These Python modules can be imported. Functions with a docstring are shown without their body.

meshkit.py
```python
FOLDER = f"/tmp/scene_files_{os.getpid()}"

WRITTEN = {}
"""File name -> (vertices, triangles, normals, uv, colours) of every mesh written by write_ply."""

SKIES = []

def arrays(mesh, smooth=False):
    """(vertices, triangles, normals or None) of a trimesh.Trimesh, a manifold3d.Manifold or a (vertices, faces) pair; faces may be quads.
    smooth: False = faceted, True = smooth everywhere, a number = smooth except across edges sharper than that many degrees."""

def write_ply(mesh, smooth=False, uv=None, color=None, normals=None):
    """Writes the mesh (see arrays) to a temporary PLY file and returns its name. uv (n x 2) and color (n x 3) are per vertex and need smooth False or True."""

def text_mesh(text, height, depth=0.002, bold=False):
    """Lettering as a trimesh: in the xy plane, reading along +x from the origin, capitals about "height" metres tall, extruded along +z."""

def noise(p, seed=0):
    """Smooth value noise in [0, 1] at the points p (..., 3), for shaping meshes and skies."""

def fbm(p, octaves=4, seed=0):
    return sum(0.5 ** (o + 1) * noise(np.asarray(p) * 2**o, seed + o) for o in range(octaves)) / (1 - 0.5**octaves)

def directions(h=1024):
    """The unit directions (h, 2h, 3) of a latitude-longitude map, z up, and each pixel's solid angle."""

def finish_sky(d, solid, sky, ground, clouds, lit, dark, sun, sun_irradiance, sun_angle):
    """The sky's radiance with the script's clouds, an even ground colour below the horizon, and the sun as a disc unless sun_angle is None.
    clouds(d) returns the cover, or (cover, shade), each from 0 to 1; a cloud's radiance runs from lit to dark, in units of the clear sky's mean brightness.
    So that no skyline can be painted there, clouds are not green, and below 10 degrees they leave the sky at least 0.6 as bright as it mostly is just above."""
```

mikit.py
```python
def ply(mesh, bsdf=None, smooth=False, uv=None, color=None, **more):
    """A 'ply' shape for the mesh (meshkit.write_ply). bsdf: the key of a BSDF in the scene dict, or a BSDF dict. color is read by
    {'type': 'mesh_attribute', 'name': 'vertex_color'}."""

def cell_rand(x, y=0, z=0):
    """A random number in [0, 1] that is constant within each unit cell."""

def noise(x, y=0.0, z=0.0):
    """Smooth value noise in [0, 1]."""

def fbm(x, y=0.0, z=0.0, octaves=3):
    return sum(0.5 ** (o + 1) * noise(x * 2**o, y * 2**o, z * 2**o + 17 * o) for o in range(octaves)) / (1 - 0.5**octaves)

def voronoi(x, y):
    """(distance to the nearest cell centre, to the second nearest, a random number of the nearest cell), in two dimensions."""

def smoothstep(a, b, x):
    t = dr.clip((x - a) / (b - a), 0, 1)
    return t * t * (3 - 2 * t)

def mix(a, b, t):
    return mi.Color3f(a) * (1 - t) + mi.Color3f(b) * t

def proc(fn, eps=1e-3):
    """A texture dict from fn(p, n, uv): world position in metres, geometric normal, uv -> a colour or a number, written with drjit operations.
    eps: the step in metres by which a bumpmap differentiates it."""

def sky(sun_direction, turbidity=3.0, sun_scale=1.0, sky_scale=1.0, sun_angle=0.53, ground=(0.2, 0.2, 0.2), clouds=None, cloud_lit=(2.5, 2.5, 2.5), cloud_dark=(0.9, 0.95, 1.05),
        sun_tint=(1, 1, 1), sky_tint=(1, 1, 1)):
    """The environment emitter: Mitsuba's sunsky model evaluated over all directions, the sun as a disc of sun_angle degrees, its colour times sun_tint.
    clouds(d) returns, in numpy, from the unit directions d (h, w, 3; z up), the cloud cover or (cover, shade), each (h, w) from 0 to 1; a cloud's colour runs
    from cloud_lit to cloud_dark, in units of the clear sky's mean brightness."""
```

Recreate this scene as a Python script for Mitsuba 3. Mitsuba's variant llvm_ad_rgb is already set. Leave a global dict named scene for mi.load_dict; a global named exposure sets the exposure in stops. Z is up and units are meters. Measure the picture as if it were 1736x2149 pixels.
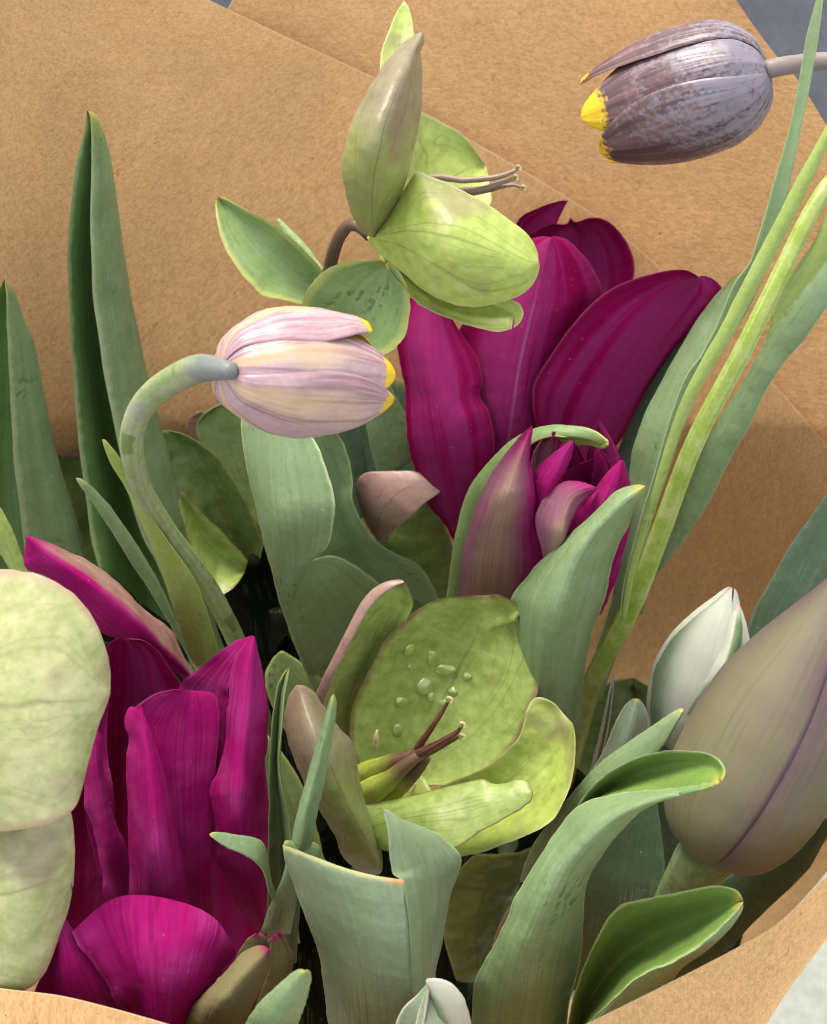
import math, numpy as np, drjit as dr, mitsuba as mi, mikit, meshkit, trimesh
from mikit import noise, fbm, smoothstep, mix, proc
from scipy.interpolate import Akima1DInterpolator, CubicSpline, PchipInterpolator

# ------------------------------------------------------------------ camera, sky, exposure
W0, H0 = 1736.0, 2149.0                 # the photograph's size in the units used for tracing
PITCH = math.radians(50)              # the origin lies in the middle of the bouquet, about a metre above the ground
Fw = np.array([0, math.cos(PITCH), -math.sin(PITCH)]); Up = np.array([0, math.sin(PITCH), math.cos(PITCH)]); Rt = np.array([1.0, 0, 0]); CAM = -0.3 * Fw
TX = 0.25                               # tan of half the horizontal view
exposure = 3.95
scene, labels, counts = {}, {}, {}
scene['camera'] = {'type': 'thinlens', 'fov': 2 * math.degrees(math.atan(TX)), 'fov_axis': 'x', 'aperture_radius': 0.0008, 'focus_distance': 0.288,
                   'near_clip': 0.01, 'far_clip': 60.0,
                   'to_world': mi.ScalarTransform4f().look_at(origin=CAM.tolist(), target=(CAM + Fw).tolist(), up=[0, 0, 1])}
scene['sky'] = mikit.sky((-0.22, 0.42, 0.88), turbidity=3, sun_scale=0.3, sun_angle=30, clouds=lambda d: np.ones(d.shape[:2]), cloud_lit=(0.95, 0.97, 1.01), sun_tint=(0.91, 0.98, 1.09))

# ------------------------------------------------------------------ geometry helpers
def P(x, y, d):
    """the place seen at (x, y) of the photograph at the distance d (mm) in front of the lens"""
    d = np.asarray(d, float) / 1000.0
    X = (np.asarray(x, float) - W0 / 2) / (W0 / 2) * TX * d
    Y = -(np.asarray(y, float) - H0 / 2) / (W0 / 2) * TX * d
    return CAM + d[..., None] * Fw + X[..., None] * Rt + Y[..., None] * Up

def px(r, d):
    return r / (W0 / 2) * TX * d / 1000.0

def spline(pts, n):
    pts = np.asarray(pts, float)
    s = np.r_[0, np.cumsum(np.linalg.norm(np.diff(pts, axis=0), axis=1) + 1e-9)]
    if len(pts) == 2: f = lambda t: pts[0] + (pts[1] - pts[0]) * (t / s[-1])[:, None]
    elif len(pts) < 5: f = CubicSpline(s, pts, bc_type='natural')
    else: f = Akima1DInterpolator(s, pts)
    q = f(np.linspace(0, s[-1], 500))
    a = np.r_[0, np.cumsum(np.linalg.norm(np.diff(q, axis=0), axis=1))]
    t = np.linspace(0, a[-1], n)
    return np.stack([np.interp(t, a, q[:, k]) for k in range(q.shape[1])], 1)

def c(depth, *xy):
    """a curve: depths at even steps along it, then x, y, x, y ..."""
    return (np.atleast_1d(np.asarray(depth, float)), np.asarray(xy, float).reshape(-1, 2))

def curve(cv, n):
    d, xy = cv
    q = spline(xy, n)
    if len(d) == 1: dd = np.full(n, d[0])
    elif len(d) == 2: dd = np.linspace(d[0], d[1], n)
    else: dd = PchipInterpolator(np.linspace(0, 1, len(d)), d)(np.linspace(0, 1, n))
    return P(q[:, 0], q[:, 1], dd)

def unit(a):
    return a / np.maximum(np.linalg.norm(a, axis=-1, keepdims=True), 1e-12)

def normals(G):
    N = np.cross(np.gradient(G, axis=1), np.gradient(G, axis=0))
    L = np.linalg.norm(N, axis=2)
    row = unit(N.mean(1))
    bad = L < 1e-13
    N = unit(N)
    N[bad] = np.broadcast_to(row[:, None], N.shape)[bad]
    N[0], N[-1] = (N[1] + N[0]) if not bad[0].any() else N[1], (N[-2] + N[-1]) if not bad[-1].any() else N[-2]
    return unit(N)

SEED = [0]
def grid_u(nu):
    t = np.linspace(0, 1, nu)
    return 0.35 * t + 0.65 * (1 - np.cos(math.pi * t)) / 2

def skin(curves, nv=90, nu=30, bulge=0.0, keel=0.0, rip=0.0, ripf=5.0, nz=0.12, nzs=6.0, edge=0.06, wav=0.0, crisp=False, um=0.5):
    """a sheet through curves that run from base to tip, side by side"""
    SEED[0] += 1; s = SEED[0]
    C = np.stack([curve(q, nv) for q in curves], 1)            # nv, k, 3
    u = grid_u(nu); k = C.shape[1]
    if k == 2: G = C[:, :1] * (1 - u)[None, :, None] + C[:, 1:] * u[None, :, None]
    else:
        seg = np.linalg.norm(np.diff(C, axis=1), axis=2).mean(0)
        kn = np.r_[0, np.cumsum(seg)]; kn = kn / kn[-1]
        if k == 3: kn[1] = 0.5 * kn[1] + 0.5 * um
        G = (PchipInterpolator(kn, C, axis=1) if crisp else CubicSpline(kn, C, axis=1, bc_type='natural'))(u)
    w = np.linalg.norm(C[:, -1] - C[:, 0], axis=1)[:, None, None]
    N = normals(G)
    N = N * np.where((N * unit(CAM - G)).sum(2).mean() >= 0, 1, -1)
    a = np.abs(2 * u - 1)[None, :, None]
    G = G + N * w * (bulge * (1 - a ** 2) + keel * (1 - np.sqrt(a * a + 0.004)))
    v = np.linspace(0, 1, nv)[:, None]
    if rip:                                                       # wavy margins
        ph = np.where(u[None] < 0.5, 0.0, 1.7) + s
        G = G + N * (rip * 1e-3 * (a[..., 0] ** 2.5) * np.sin(2 * math.pi * (ripf * v + ph) + 3 * meshkit.noise(np.stack([v * 6 + 0 * u[None], 0 * v + 0 * u[None] + s, 0 * v + 0 * u[None]], -1))) * np.sin(math.pi * np.clip(v, 0, 1)) ** 0.6)[..., None]
    if nz: G = G + N * (nz * 1e-3 * (meshkit.fbm(G / (nzs * 1e-3) + s * 3.7, 3) - 0.5) * 2)[..., None]
    if wav: G = G + N * (wav * 1e-3 * (meshkit.noise(np.stack(np.broadcast_arrays(u[None] * 38 + s * 9, v * 2.5, 0 * v), -1)) - 0.5))[..., None]
    if edge:                                                      # uneven margins
        E = unit(C[:, -1] - C[:, 0] + 1e-9)[:, None]
        jl = (meshkit.fbm(np.stack(np.broadcast_arrays(v * 22, 0 * v + s, 0 * v), -1), 3) - 0.5)[..., None]
        jr = (meshkit.fbm(np.stack(np.broadcast_arrays(v * 22, 0 * v + s + 50, 0 * v), -1), 3) - 0.5)[..., None]
        um_ = u[None, :, None]
        G = G + E * 1e-3 * edge * 4 * (jl * (1 - um_) ** 3 + jr * um_ ** 3) * np.minimum(1, w * 300)
    return G

def solid(G, t, u=None, front=1, j=0, seed=None, thin_tip=True, thin_base=True):
    """a closed body of thickness t (mm) round the sheet G; returns (mesh, uv)"""
    nv, nu = G.shape[:2]
    u = grid_u(nu) if u is None else u
    N = normals(G)
    if front is not None and (N * unit(CAM - G)).sum(2).mean() * front < 0: G, N = G[:, ::-1], -N[:, ::-1]
    v = np.linspace(0, 1, nv)
    pr = np.sqrt(np.maximum(0, 1 - np.abs(2 * u - 1) ** 7))[None] * np.sqrt(np.clip(np.minimum(v / 0.03 if thin_base else v * 0 + 1, (1 - v) / 0.03 if thin_tip else v * 0 + 1), 0, 1))[:, None]
    H = N * (t * 0.5e-3 * pr)[..., None]
    V = np.concatenate([(G + H).reshape(-1, 3), (G - H).reshape(-1, 3)])
    i = (np.arange(nv - 1)[:, None] * nu + np.arange(nu - 1)[None]).ravel()
    f = np.concatenate([np.stack([i, i + 1, i + nu + 1], 1), np.stack([i, i + nu + 1, i + nu], 1)])
    F = np.concatenate([f, f[:, ::-1] + nv * nu])
    k = (SEED[0] if seed is None else seed) % 97
    U = np.broadcast_to(u[None], (nv, nu)).ravel(); Vv = np.broadcast_to(v[:, None], (nv, nu)).ravel() * 0.999
    uv = np.stack([np.r_[U + 10 * k + 1, U + 10 * k + 6], np.r_[Vv, Vv] + 10 * j], 1)
    ok = np.linalg.norm(np.cross(V[F[:, 1]] - V[F[:, 0]], V[F[:, 2]] - V[F[:, 0]]), axis=1) > 1e-15
    return trimesh.Trimesh(V, F[ok], process=False), uv

def solid_flip(G):
    return (normals(G) * unit(CAM - G)).sum(2).mean() < 0

def tube(pts, rad, n=16, m=90, j=0, bump=0.0, nzs=1.5):
    """pts: x, y, d rows; rad: radii in px at even steps"""
    SEED[0] += 1; s = SEED[0]
    pts = np.asarray(pts, float)
    q = spline(P(pts[:, 0], pts[:, 1], pts[:, 2]), m)
    dm = spline(pts, m)[:, 2]
    r = np.interp(np.linspace(0, 1, m), np.linspace(0, 1, len(rad)), rad) if len(rad) < 4 else PchipInterpolator(np.linspace(0, 1, len(rad)), rad)(np.linspace(0, 1, m))
    r = px(r, dm)
    T = unit(np.gradient(q, axis=0)); a = np.cross(T[0], [0.31, 0.2, 0.9]); A = [unit(a)]
    for i in range(1, m): A.append(unit(A[-1] - T[i] * (A[-1] @ T[i])))
    A = np.array(A); B = np.cross(T, A)
    th = np.linspace(0, 2 * math.pi, n + 1)
    ring = A[:, None] * np.cos(th)[None, :, None] + B[:, None] * np.sin(th)[None, :, None]
    g = q[:, None] + ring * r[:, None, None]
    if bump:
        dn = meshkit.fbm(g / (nzs * 1e-3) + s, 3) - 0.5; dn[:, -1] = dn[:, 0]
        g = g + ring * (bump * 1e-3 * dn)[..., None]
    k = s % 97
    V = np.concatenate([g.reshape(-1, 3), q[:1] - T[:1] * r[0] * .3, q[-1:] + T[-1:] * r[-1] * .5]); nn = n + 1
    i = (np.arange(m - 1)[:, None] * nn + np.arange(n)[None]).ravel()
    F = [np.stack([i, i + 1, i + nn + 1], 1), np.stack([i, i + nn + 1, i + nn], 1)]
    e = np.arange(n); z = m * nn
    F += [np.stack([e + 1, e, e * 0 + z], 1), np.stack([(m - 1) * nn + e, (m - 1) * nn + e + 1, e * 0 + z + 1], 1)]
    U = np.broadcast_to((th / 2 / math.pi)[None], (m, nn)).ravel(); Vv = np.broadcast_to(np.linspace(0, .999, m)[:, None], (m, nn)).ravel()
    uv = np.stack([np.r_[U, 0, 0] + 10 * k + 1, np.r_[Vv, 0, .999] + 10 * j], 1)
    return trimesh.Trimesh(V, np.concatenate(F), process=False), uv

# ------------------------------------------------------------------ naming helpers
def number(name):
    counts[name] = counts.get(name, 0) + 1
    return name if counts[name] == 1 else f'{name}_{counts[name] - 1:03d}'

def thing(name, label, cat, group=None):
    k = number(name); labels[k] = {'label': label, 'category': cat}
    if group: labels[k]['group'] = group
    return k

def add(parent, part, body, bsdf, label=None, smooth=True):
    k = number(f'{parent}__{part}') if part else parent
    mesh, uv = body if isinstance(body, tuple) else (body, None)
    scene[k] = mikit.ply(mesh, 'material_' + bsdf, smooth=smooth, uv=uv)
    if label: labels[k] = {**labels.get(k, {}), 'label': label}
    return k

def S(parent, part, bsdf, *curves, t=0.5, j=0, front=1, label=None, tip=True, base=True, **kw):
    G = skin(curves, **kw)
    add(parent, part, solid(G, t, front=front, j=j, thin_tip=tip, thin_base=base), bsdf, label)
    return G

def bell(base, tip, prof, tepal, n_sides=None, nv=70, nu=30):
    """one tepal of a hanging or closed flower. base, tip: x, y, d. prof: (t, r px) pairs. tepal: dict(phi, half, scale, len, tuck)"""
    SEED[0] += 1; s = SEED[0]
    b, e = P(*base[:2], np.array(base[2])), P(*tip[:2], np.array(tip[2])); L = np.linalg.norm(e - b); A = (e - b) / L
    toc = unit(CAM - (b + e) / 2); e1 = unit(toc - A * (toc @ A)); e2 = np.cross(A, e1)
    pr = PchipInterpolator([q[0] for q in prof], [q[1] for q in prof])
    t = np.linspace(0, 1, nv)[:, None]; u = grid_u(nu)[None]; a = 2 * u - 1
    h0, h1 = tepal.get('shape', (0.72, 0.5))
    f = np.where(t < h1, h0 + (1 - h0) * np.sin(np.clip(t / h1, 0, 1) * math.pi / 2), np.sqrt(np.maximum(0, 1 - ((t - h1) / (1 - h1)) ** tepal.get('pow', 2.6))))
    ph = math.radians(tepal['phi']) + math.radians(tepal['half']) * f * a
    tt = t * tepal.get('len', 1.0)
    r = px(pr(np.clip(tt, 0, 1)), (base[2] + tip[2]) / 2) * tepal.get('scale', 1.0)
    r = r * (1 - tepal.get('tuck', 0.05) * a ** 2 + tepal.get('ridge', 0.0) * np.exp(-(a / 0.16) ** 2)) + tepal.get('flare', 0) * 1e-3 * np.clip((t - .85) / .15, 0, 1) ** 2
    r = r * (1 + tepal.get('lift', 0) * t ** 2) * (1 + tepal.get('crumple', .03) * (meshkit.fbm(np.stack(np.broadcast_arrays(t * 4, u * 3 + s, 0 * t), -1), 3) - .5)) + 1e-3 * 0.10 * (meshkit.noise(np.stack(np.broadcast_arrays(t * 2.5, u * 26 + s, 0 * t), -1)) - .5)
    G = b + A * (tt * L)[..., None] + (np.cos(ph) * r)[..., None] * e1 + (np.sin(ph) * r)[..., None] * e2
    return G

# ------------------------------------------------------------------ materials
def lin(r, g, b, k=0.62):
    return tuple(k * ((q / 255 + .055) / 1.055) ** 2.4 for q in (r, g, b))

def dec(uv):
    k = dr.floor(uv.x / 10); r = uv.x - 10 * k - 1
    side = dr.select(r > 3, 1.0, 0.0); j = dr.floor(uv.y / 10)
    return dr.clip(r - 5 * side, 0, 1), uv.y - 10 * j, mi.Float(k), mi.Float(j), mi.Float(side)

def pick(j, *cols):
    out = mi.Color3f(cols[0])
    for i, q in enumerate(cols[1:], 1): out = dr.select(j > i - 0.5, mi.Color3f(q), out)
    return out

def leaf_fn(p, n, uv):
    # j: 0 glaucous, 1 dark blue green, 2 yellow green, 3 cream margin, 4 bract with yellow rim, 5 glaucous with yellow tip
    u, v, k, j, side = dec(uv); s = k * 7.31
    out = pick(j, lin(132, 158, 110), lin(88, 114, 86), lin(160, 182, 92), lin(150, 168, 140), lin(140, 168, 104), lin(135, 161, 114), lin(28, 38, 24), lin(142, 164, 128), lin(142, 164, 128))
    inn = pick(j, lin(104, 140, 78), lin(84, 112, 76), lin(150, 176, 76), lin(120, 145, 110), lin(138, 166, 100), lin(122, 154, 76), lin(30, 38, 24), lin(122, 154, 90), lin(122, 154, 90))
    col = mix(out, inn, side)
    bl = fbm(p.x * 160 + s, p.y * 160, p.z * 160, 3)
    st = noise(u * 34 + s, v * 2 + s) * .5 + noise(u * 90 + s, v * 4) * .5
    mo = noise(p.x * 1500, p.y * 1500, p.z * 1500)
    col = col * (0.66 + 0.28 * bl + 0.27 * st + 0.15 * mo)
    wob = noise(p.x * 700 + s, p.y * 700, p.z * 700)
    patch = smoothstep(.56, .74, fbm(p.x * 85 + s, p.y * 85, p.z * 85 + s, 2))
    wo2 = fbm(p.x * 420 + s, p.y * 420 + 9, p.z * 420, 3)
    sc = smoothstep(.50, .74, noise(u * 24 + s + 1.5 * wo2, v * 4 + s * 2 + 1.6 * wob)) * patch * smoothstep(.42, .62, fbm(p.x * 900 + s, p.y * 900, p.z * 900, 2))
    col = mix(col, lin(70, 104, 44), sc * 0.65 * (1 - 0.6 * side) * dr.select(j > 5.5, 0, 1))
    col = mix(col, lin(176, 196, 184), smoothstep(.60, .72, noise(u * 95 + s, v * 5 + s)) * smoothstep(.5, .7, bl) * .22 * (1 - side))
    col = mix(col, lin(226, 230, 214), smoothstep(.93, .97, noise(p.x * 1300 + 7, p.y * 1300, p.z * 1300)) * .22)
    e = dr.minimum(u, 1 - u)
    rim = pick(j, lin(172, 192, 140), lin(120, 142, 112), lin(186, 200, 110), lin(232, 226, 208), lin(196, 204, 110), lin(186, 204, 150), lin(34, 42, 26), lin(196, 206, 150), lin(196, 206, 150))
    we = dr.select(dr.abs(j - 3) < .5, 0.10, dr.select(dr.abs(j - 4) < .5, 0.10, 0.035))
    one = dr.select(j > 7.5, smoothstep(.4, .6, u), dr.select(j > 6.5, smoothstep(.6, .4, u), 1.0))
    col = mix(col, rim, smoothstep(we, we * .25, e + .02 * (wob - .5)) * .7 * one)
    tp = smoothstep(.93, .99, v + .03 * (wob - .5))
    col = mix(col, lin(178, 180, 80), tp * dr.select(j > 5.5, 0, dr.select(j > 4.5, .9, .55)))
    f7 = dr.select((j > 6.5) & (j < 7.5), 1.0, 0.0)
    col = mix(col, lin(206, 204, 140), f7 * smoothstep(.972, .99, v + .012 * (wob - .5)) * .8)
    col = mix(col, lin(226, 150, 80), f7 * smoothstep(.84, .98, u) * smoothstep(.95, .985, v) * .6)
    return mix(col, lin(214, 140, 110), smoothstep(.982, 1.0, v) * dr.select(j > 5.5, 0, dr.select(j > 2.5, .85, .3)))

def petal_fn(p, n, uv):
    # j: 0 magenta, 1 deep magenta, 2 greenish pink backed, 3 dull pink bud, 4 olive bud with pink tip
    u, v, k, j, side = dec(uv); s = k * 5.17
    st = noise(u * 42 + s, v * 2.5 + s) * .45 + noise(u * 105 + s, v * 6) * .55
    bl = fbm(p.x * 130 + s, p.y * 130, p.z * 130, 3)
    mag = mix(lin(178, 20, 114, .72), lin(200, 70, 154, .72), smoothstep(.35, .75, bl) * .55 + .25 * st)
    mag = mix(mag, lin(136, 8, 78, .70), smoothstep(.45, .8, st) * .5)
    ee = dr.abs(u - .5) * 2; lg = fbm(u * 9 + s, v * 1.4 + s, 0, 3)
    deep = mix(lin(160, 48, 114, .76), lin(160, 18, 94, .76), smoothstep(.30, .62, lg * .8 + .35 * (ee - .5) + .25 * (st - .5)))
    deep = mix(deep, lin(126, 8, 62, .66), smoothstep(.55, .85, ee * .6 + lg * .5) * .6)
    deep = deep * (.90 + .20 * st)
    col = dr.select((dr.abs(j - 1) < .5) | (j > 5.5), deep, mag)
    mid = dr.exp(-dr.square((u - .5) / .012)) * .35 * smoothstep(.98, .6, v)
    col = mix(col, lin(196, 120, 170), dr.select(j > 5.5, mid * 1.6, dr.select(j < .5, mid * .35, 0)))
    # j 5: magenta below the fold, greenish pink above it
    g5 = mix(lin(192, 148, 136), lin(208, 186, 154), smoothstep(.3, .7, bl)) * (.8 + .35 * st)
    col = dr.select((dr.abs(j - 5) < .5) & (side < .5), mix(col, g5, smoothstep(.42, .60, u + .12 * (bl - .5) + .08 * (st - .5)) * .9 * smoothstep(1.02, .8, v)), col)
    # greenish backs
    g2 = mix(lin(176, 140, 112), lin(204, 172, 148), smoothstep(.3, .7, bl)) * (.8 + .35 * st)
    e = dr.abs(u - .5) * 2
    w2 = smoothstep(.95, .55, e + .25 * (st - .5) + .3 * (bl - .5)) * smoothstep(1.02, .7, v + .2 * (bl - .5))
    col = dr.select((dr.abs(j - 2) < .5) & (side < .5), mix(col, g2, w2 * .85), col)
    g3 = mix(lin(184, 128, 148), lin(200, 170, 146), smoothstep(.75, .15, e + .5 * (bl - .5) + .9 * (v - .45))) * (.78 + .4 * st)
    col = dr.select((dr.abs(j - 3) < .5) & (side < .5), mix(col, g3, smoothstep(1.0, .55, (u - .35) * 1.7 + .3 * (st - .5)) * .9 * smoothstep(1.0, .7, v + .2 * (st - .5))), col)
    g4 = mix(lin(142, 142, 98), lin(166, 150, 112), bl) * (.85 + .25 * st)
    col = dr.select((dr.abs(j - 4) < .5) & (side < .5), mix(g4, lin(190, 70, 120), smoothstep(.90, .99, v + .06 * (bl - .5)) + .5 * smoothstep(.9, 1, e)), col)
    col = mix(col, lin(236, 190, 216), smoothstep(.93, .97, noise(p.x * 1300 + 7, p.y * 1300, p.z * 1300)) * .3)
    return mix(col, lin(236, 170, 200), smoothstep(.02, .0, dr.minimum(u, 1 - u)) * .14)

def sepal_fn(p, n, uv):
    # j: 0 fresh green, 1 dusty purple green, 2 pale cream green, 3 green with brown rim, 4 dull pink brown, 5 deep green
    u, v, k, j, side = dec(uv); s = k * 3.77
    bl = fbm(p.x * 170 + s, p.y * 170, p.z * 170, 3)
    mo = fbm(p.x * 620 + s, p.y * 620, p.z * 620, 3)
    a = pick(j, lin(168, 194, 74), lin(150, 152, 108), lin(170, 184, 108), lin(150, 178, 80), lin(184, 150, 134), lin(104, 128, 62))
    b = pick(j, lin(194, 210, 118), lin(150, 146, 106), lin(204, 200, 156), lin(184, 202, 116), lin(156, 116, 112), lin(126, 148, 84))
    a = dr.select(dr.abs(j - 1) < .5, mix(lin(160, 178, 86), lin(150, 132, 108), smoothstep(.38, .66, v + .3 * (bl - .5))), a)
    fi = noise(p.x * 1900 + s, p.y * 1900, p.z * 1900)
    col = mix(a, b, .2 + .6 * smoothstep(.30, .70, bl * .35 + mo * .4 + fi * .25))
    col = mix(col, lin(152, 124, 112), dr.select((dr.abs(j - 3) > .5) & (j < 3.5), .55, .15) * smoothstep(.58, .76, fbm(p.x * 110 + s, p.y * 110 + 5, p.z * 110, 3)) * smoothstep(.2, .5, v))
    fan = (u - .5) / (0.35 + 1.3 * dr.minimum(v, 1 - v * .6))
    wob = noise(p.x * 300 + s, p.y * 300, p.z * 300)
    ve = dr.minimum(dr.abs(noise(fan * 11 + s + .25 * wob, v * .9 + s) - .5), dr.abs(noise(fan * 19 + 2 * s + .4 * wob, v * 1.6 + s) - .5) + .012)
    col = mix(col, lin(92, 100, 52), smoothstep(.040, .0, ve) * dr.select(dr.abs(j - 2) < .5, .18, .34))
    col = mix(col, lin(90, 84, 56), dr.exp(-dr.square((u - .5 + .03 * (wob - .5)) / .012)) * .4 * smoothstep(1, .6, v))
    col = col * (.82 + .3 * mo)
    e = dr.minimum(dr.minimum(u, 1 - u) * 1.4, (1 - v) * 1.6) + .035 * (wob - .5)
    col = mix(col, pick(j, lin(206, 200, 140), lin(176, 150, 130), lin(190, 150, 130), lin(128, 78, 66), lin(190, 160, 146), lin(160, 172, 96)), smoothstep(.06, .0, e) * .75)
    return col

def frit_fn(p, n, uv):
    # j: 0 dark purple with grey bloom, 1 pale pink, 2 dark outer tepal with little yellow
    u, v, k, j, side = dec(uv); s = k * 4.1; cell = noise(k * 1.37, 0, 0)
    st = noise(u * 16 + s, v * 1.6 + s) * .6 + noise(u * 50 + s, v * 4) * .4
    mo = fbm(p.x * 1500 + s, p.y * 1500, p.z * 1500, 3); bl = fbm(p.x * 230 + s, p.y * 230, p.z * 230, 2)
    dark = mix(lin(92, 66, 72), lin(134, 100, 104), smoothstep(.3, .75, st))
    bloom = smoothstep(.46, .72, mo * .50 + bl * .28 + .34 * (1 - v) ** 1.3 + .16 * (u - .5) + .2 * (st - .5))
    dark = mix(dark, lin(158, 158, 180), bloom * .60)
    dark = mix(dark, lin(150, 110, 100), smoothstep(.3, .8, v) * smoothstep(.5, .7, bl) * .3)
    pale = mix(lin(208, 176, 184), lin(176, 132, 146), smoothstep(.38, .72, st)) * (.84 + .26 * mo)
    e = dr.abs(u - .5) * 2
    pale = mix(pale, lin(240, 212, 146), smoothstep(.22, .05, dr.abs(u - .36 + .16 * (bl - .5) + .1 * (cell - .5))) * .5 * smoothstep(.85, .4, v + .3 * (bl - .5)))
    pale = mix(pale, lin(176, 132, 140), smoothstep(.7, 1.0, e) * .35)
    col = dr.select(dr.abs(j - 1) < .5, pale, dark)
    inside = mix(lin(214, 158, 40), lin(150, 80, 50), smoothstep(.5, .7, mo))
    col = mix(col, inside, side)
    yl = mix(lin(250, 218, 40, .68), lin(240, 190, 30, .68), bl)
    vy = dr.select(j > 1.5, .935, dr.select(j > .5, .88, .84))
    return mix(col, yl, smoothstep(vy - .02, vy + .025, v + .09 * (mo - .5) - .03 * e))

def bud_fn(p, n, uv):
    # j: 0 purple green bud, 1 white bud, 2 white tepal with a green stripe
    u, v, k, j, side = dec(uv); s = k * 2.9
    st = noise(u * 60 + s, v * 3 + s) * .5 + noise(u * 150 + s, v * 7) * .5
    bl = fbm(p.x * 120 + s, p.y * 120, p.z * 120, 3)
    e = dr.abs(u - .5) * 2
    fs = noise(u * 90 + s, v * 5) * .5 + noise(u * 200 + s, v * 11) * .5
    g = mix(lin(128, 124, 94), lin(102, 80, 90), smoothstep(.10, .95, dr.abs(u - .6) * 1.3 + (v - .2) * .6 + .3 * (bl - .5) + .55 * (fs - .5)))
    g = mix(g, lin(82, 60, 76), smoothstep(.92, .99, e) * .95) * (.78 + .4 * fs)
    w = mix(lin(222, 224, 208), lin(206, 212, 196), st)
    gr = lin(108, 136, 92)
    w1 = mix(w, gr, smoothstep(.58, .25, u + .35 * v - .05 + .2 * (bl - .5) + .1 * (st - .5)) * .85)
    w1 = mix(w1, lin(196, 160, 160), smoothstep(.93, 1, v) * .6)
    w2 = mix(w, gr, smoothstep(.42, .25, e + .1 * (st - .5)) * smoothstep(1.0, .8, v))
    w2 = mix(w2, lin(222, 150, 170), smoothstep(.9, 1, v) * .8)
    return dr.select(j > 1.5, w2, dr.select(j > .5, w1, g))

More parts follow.
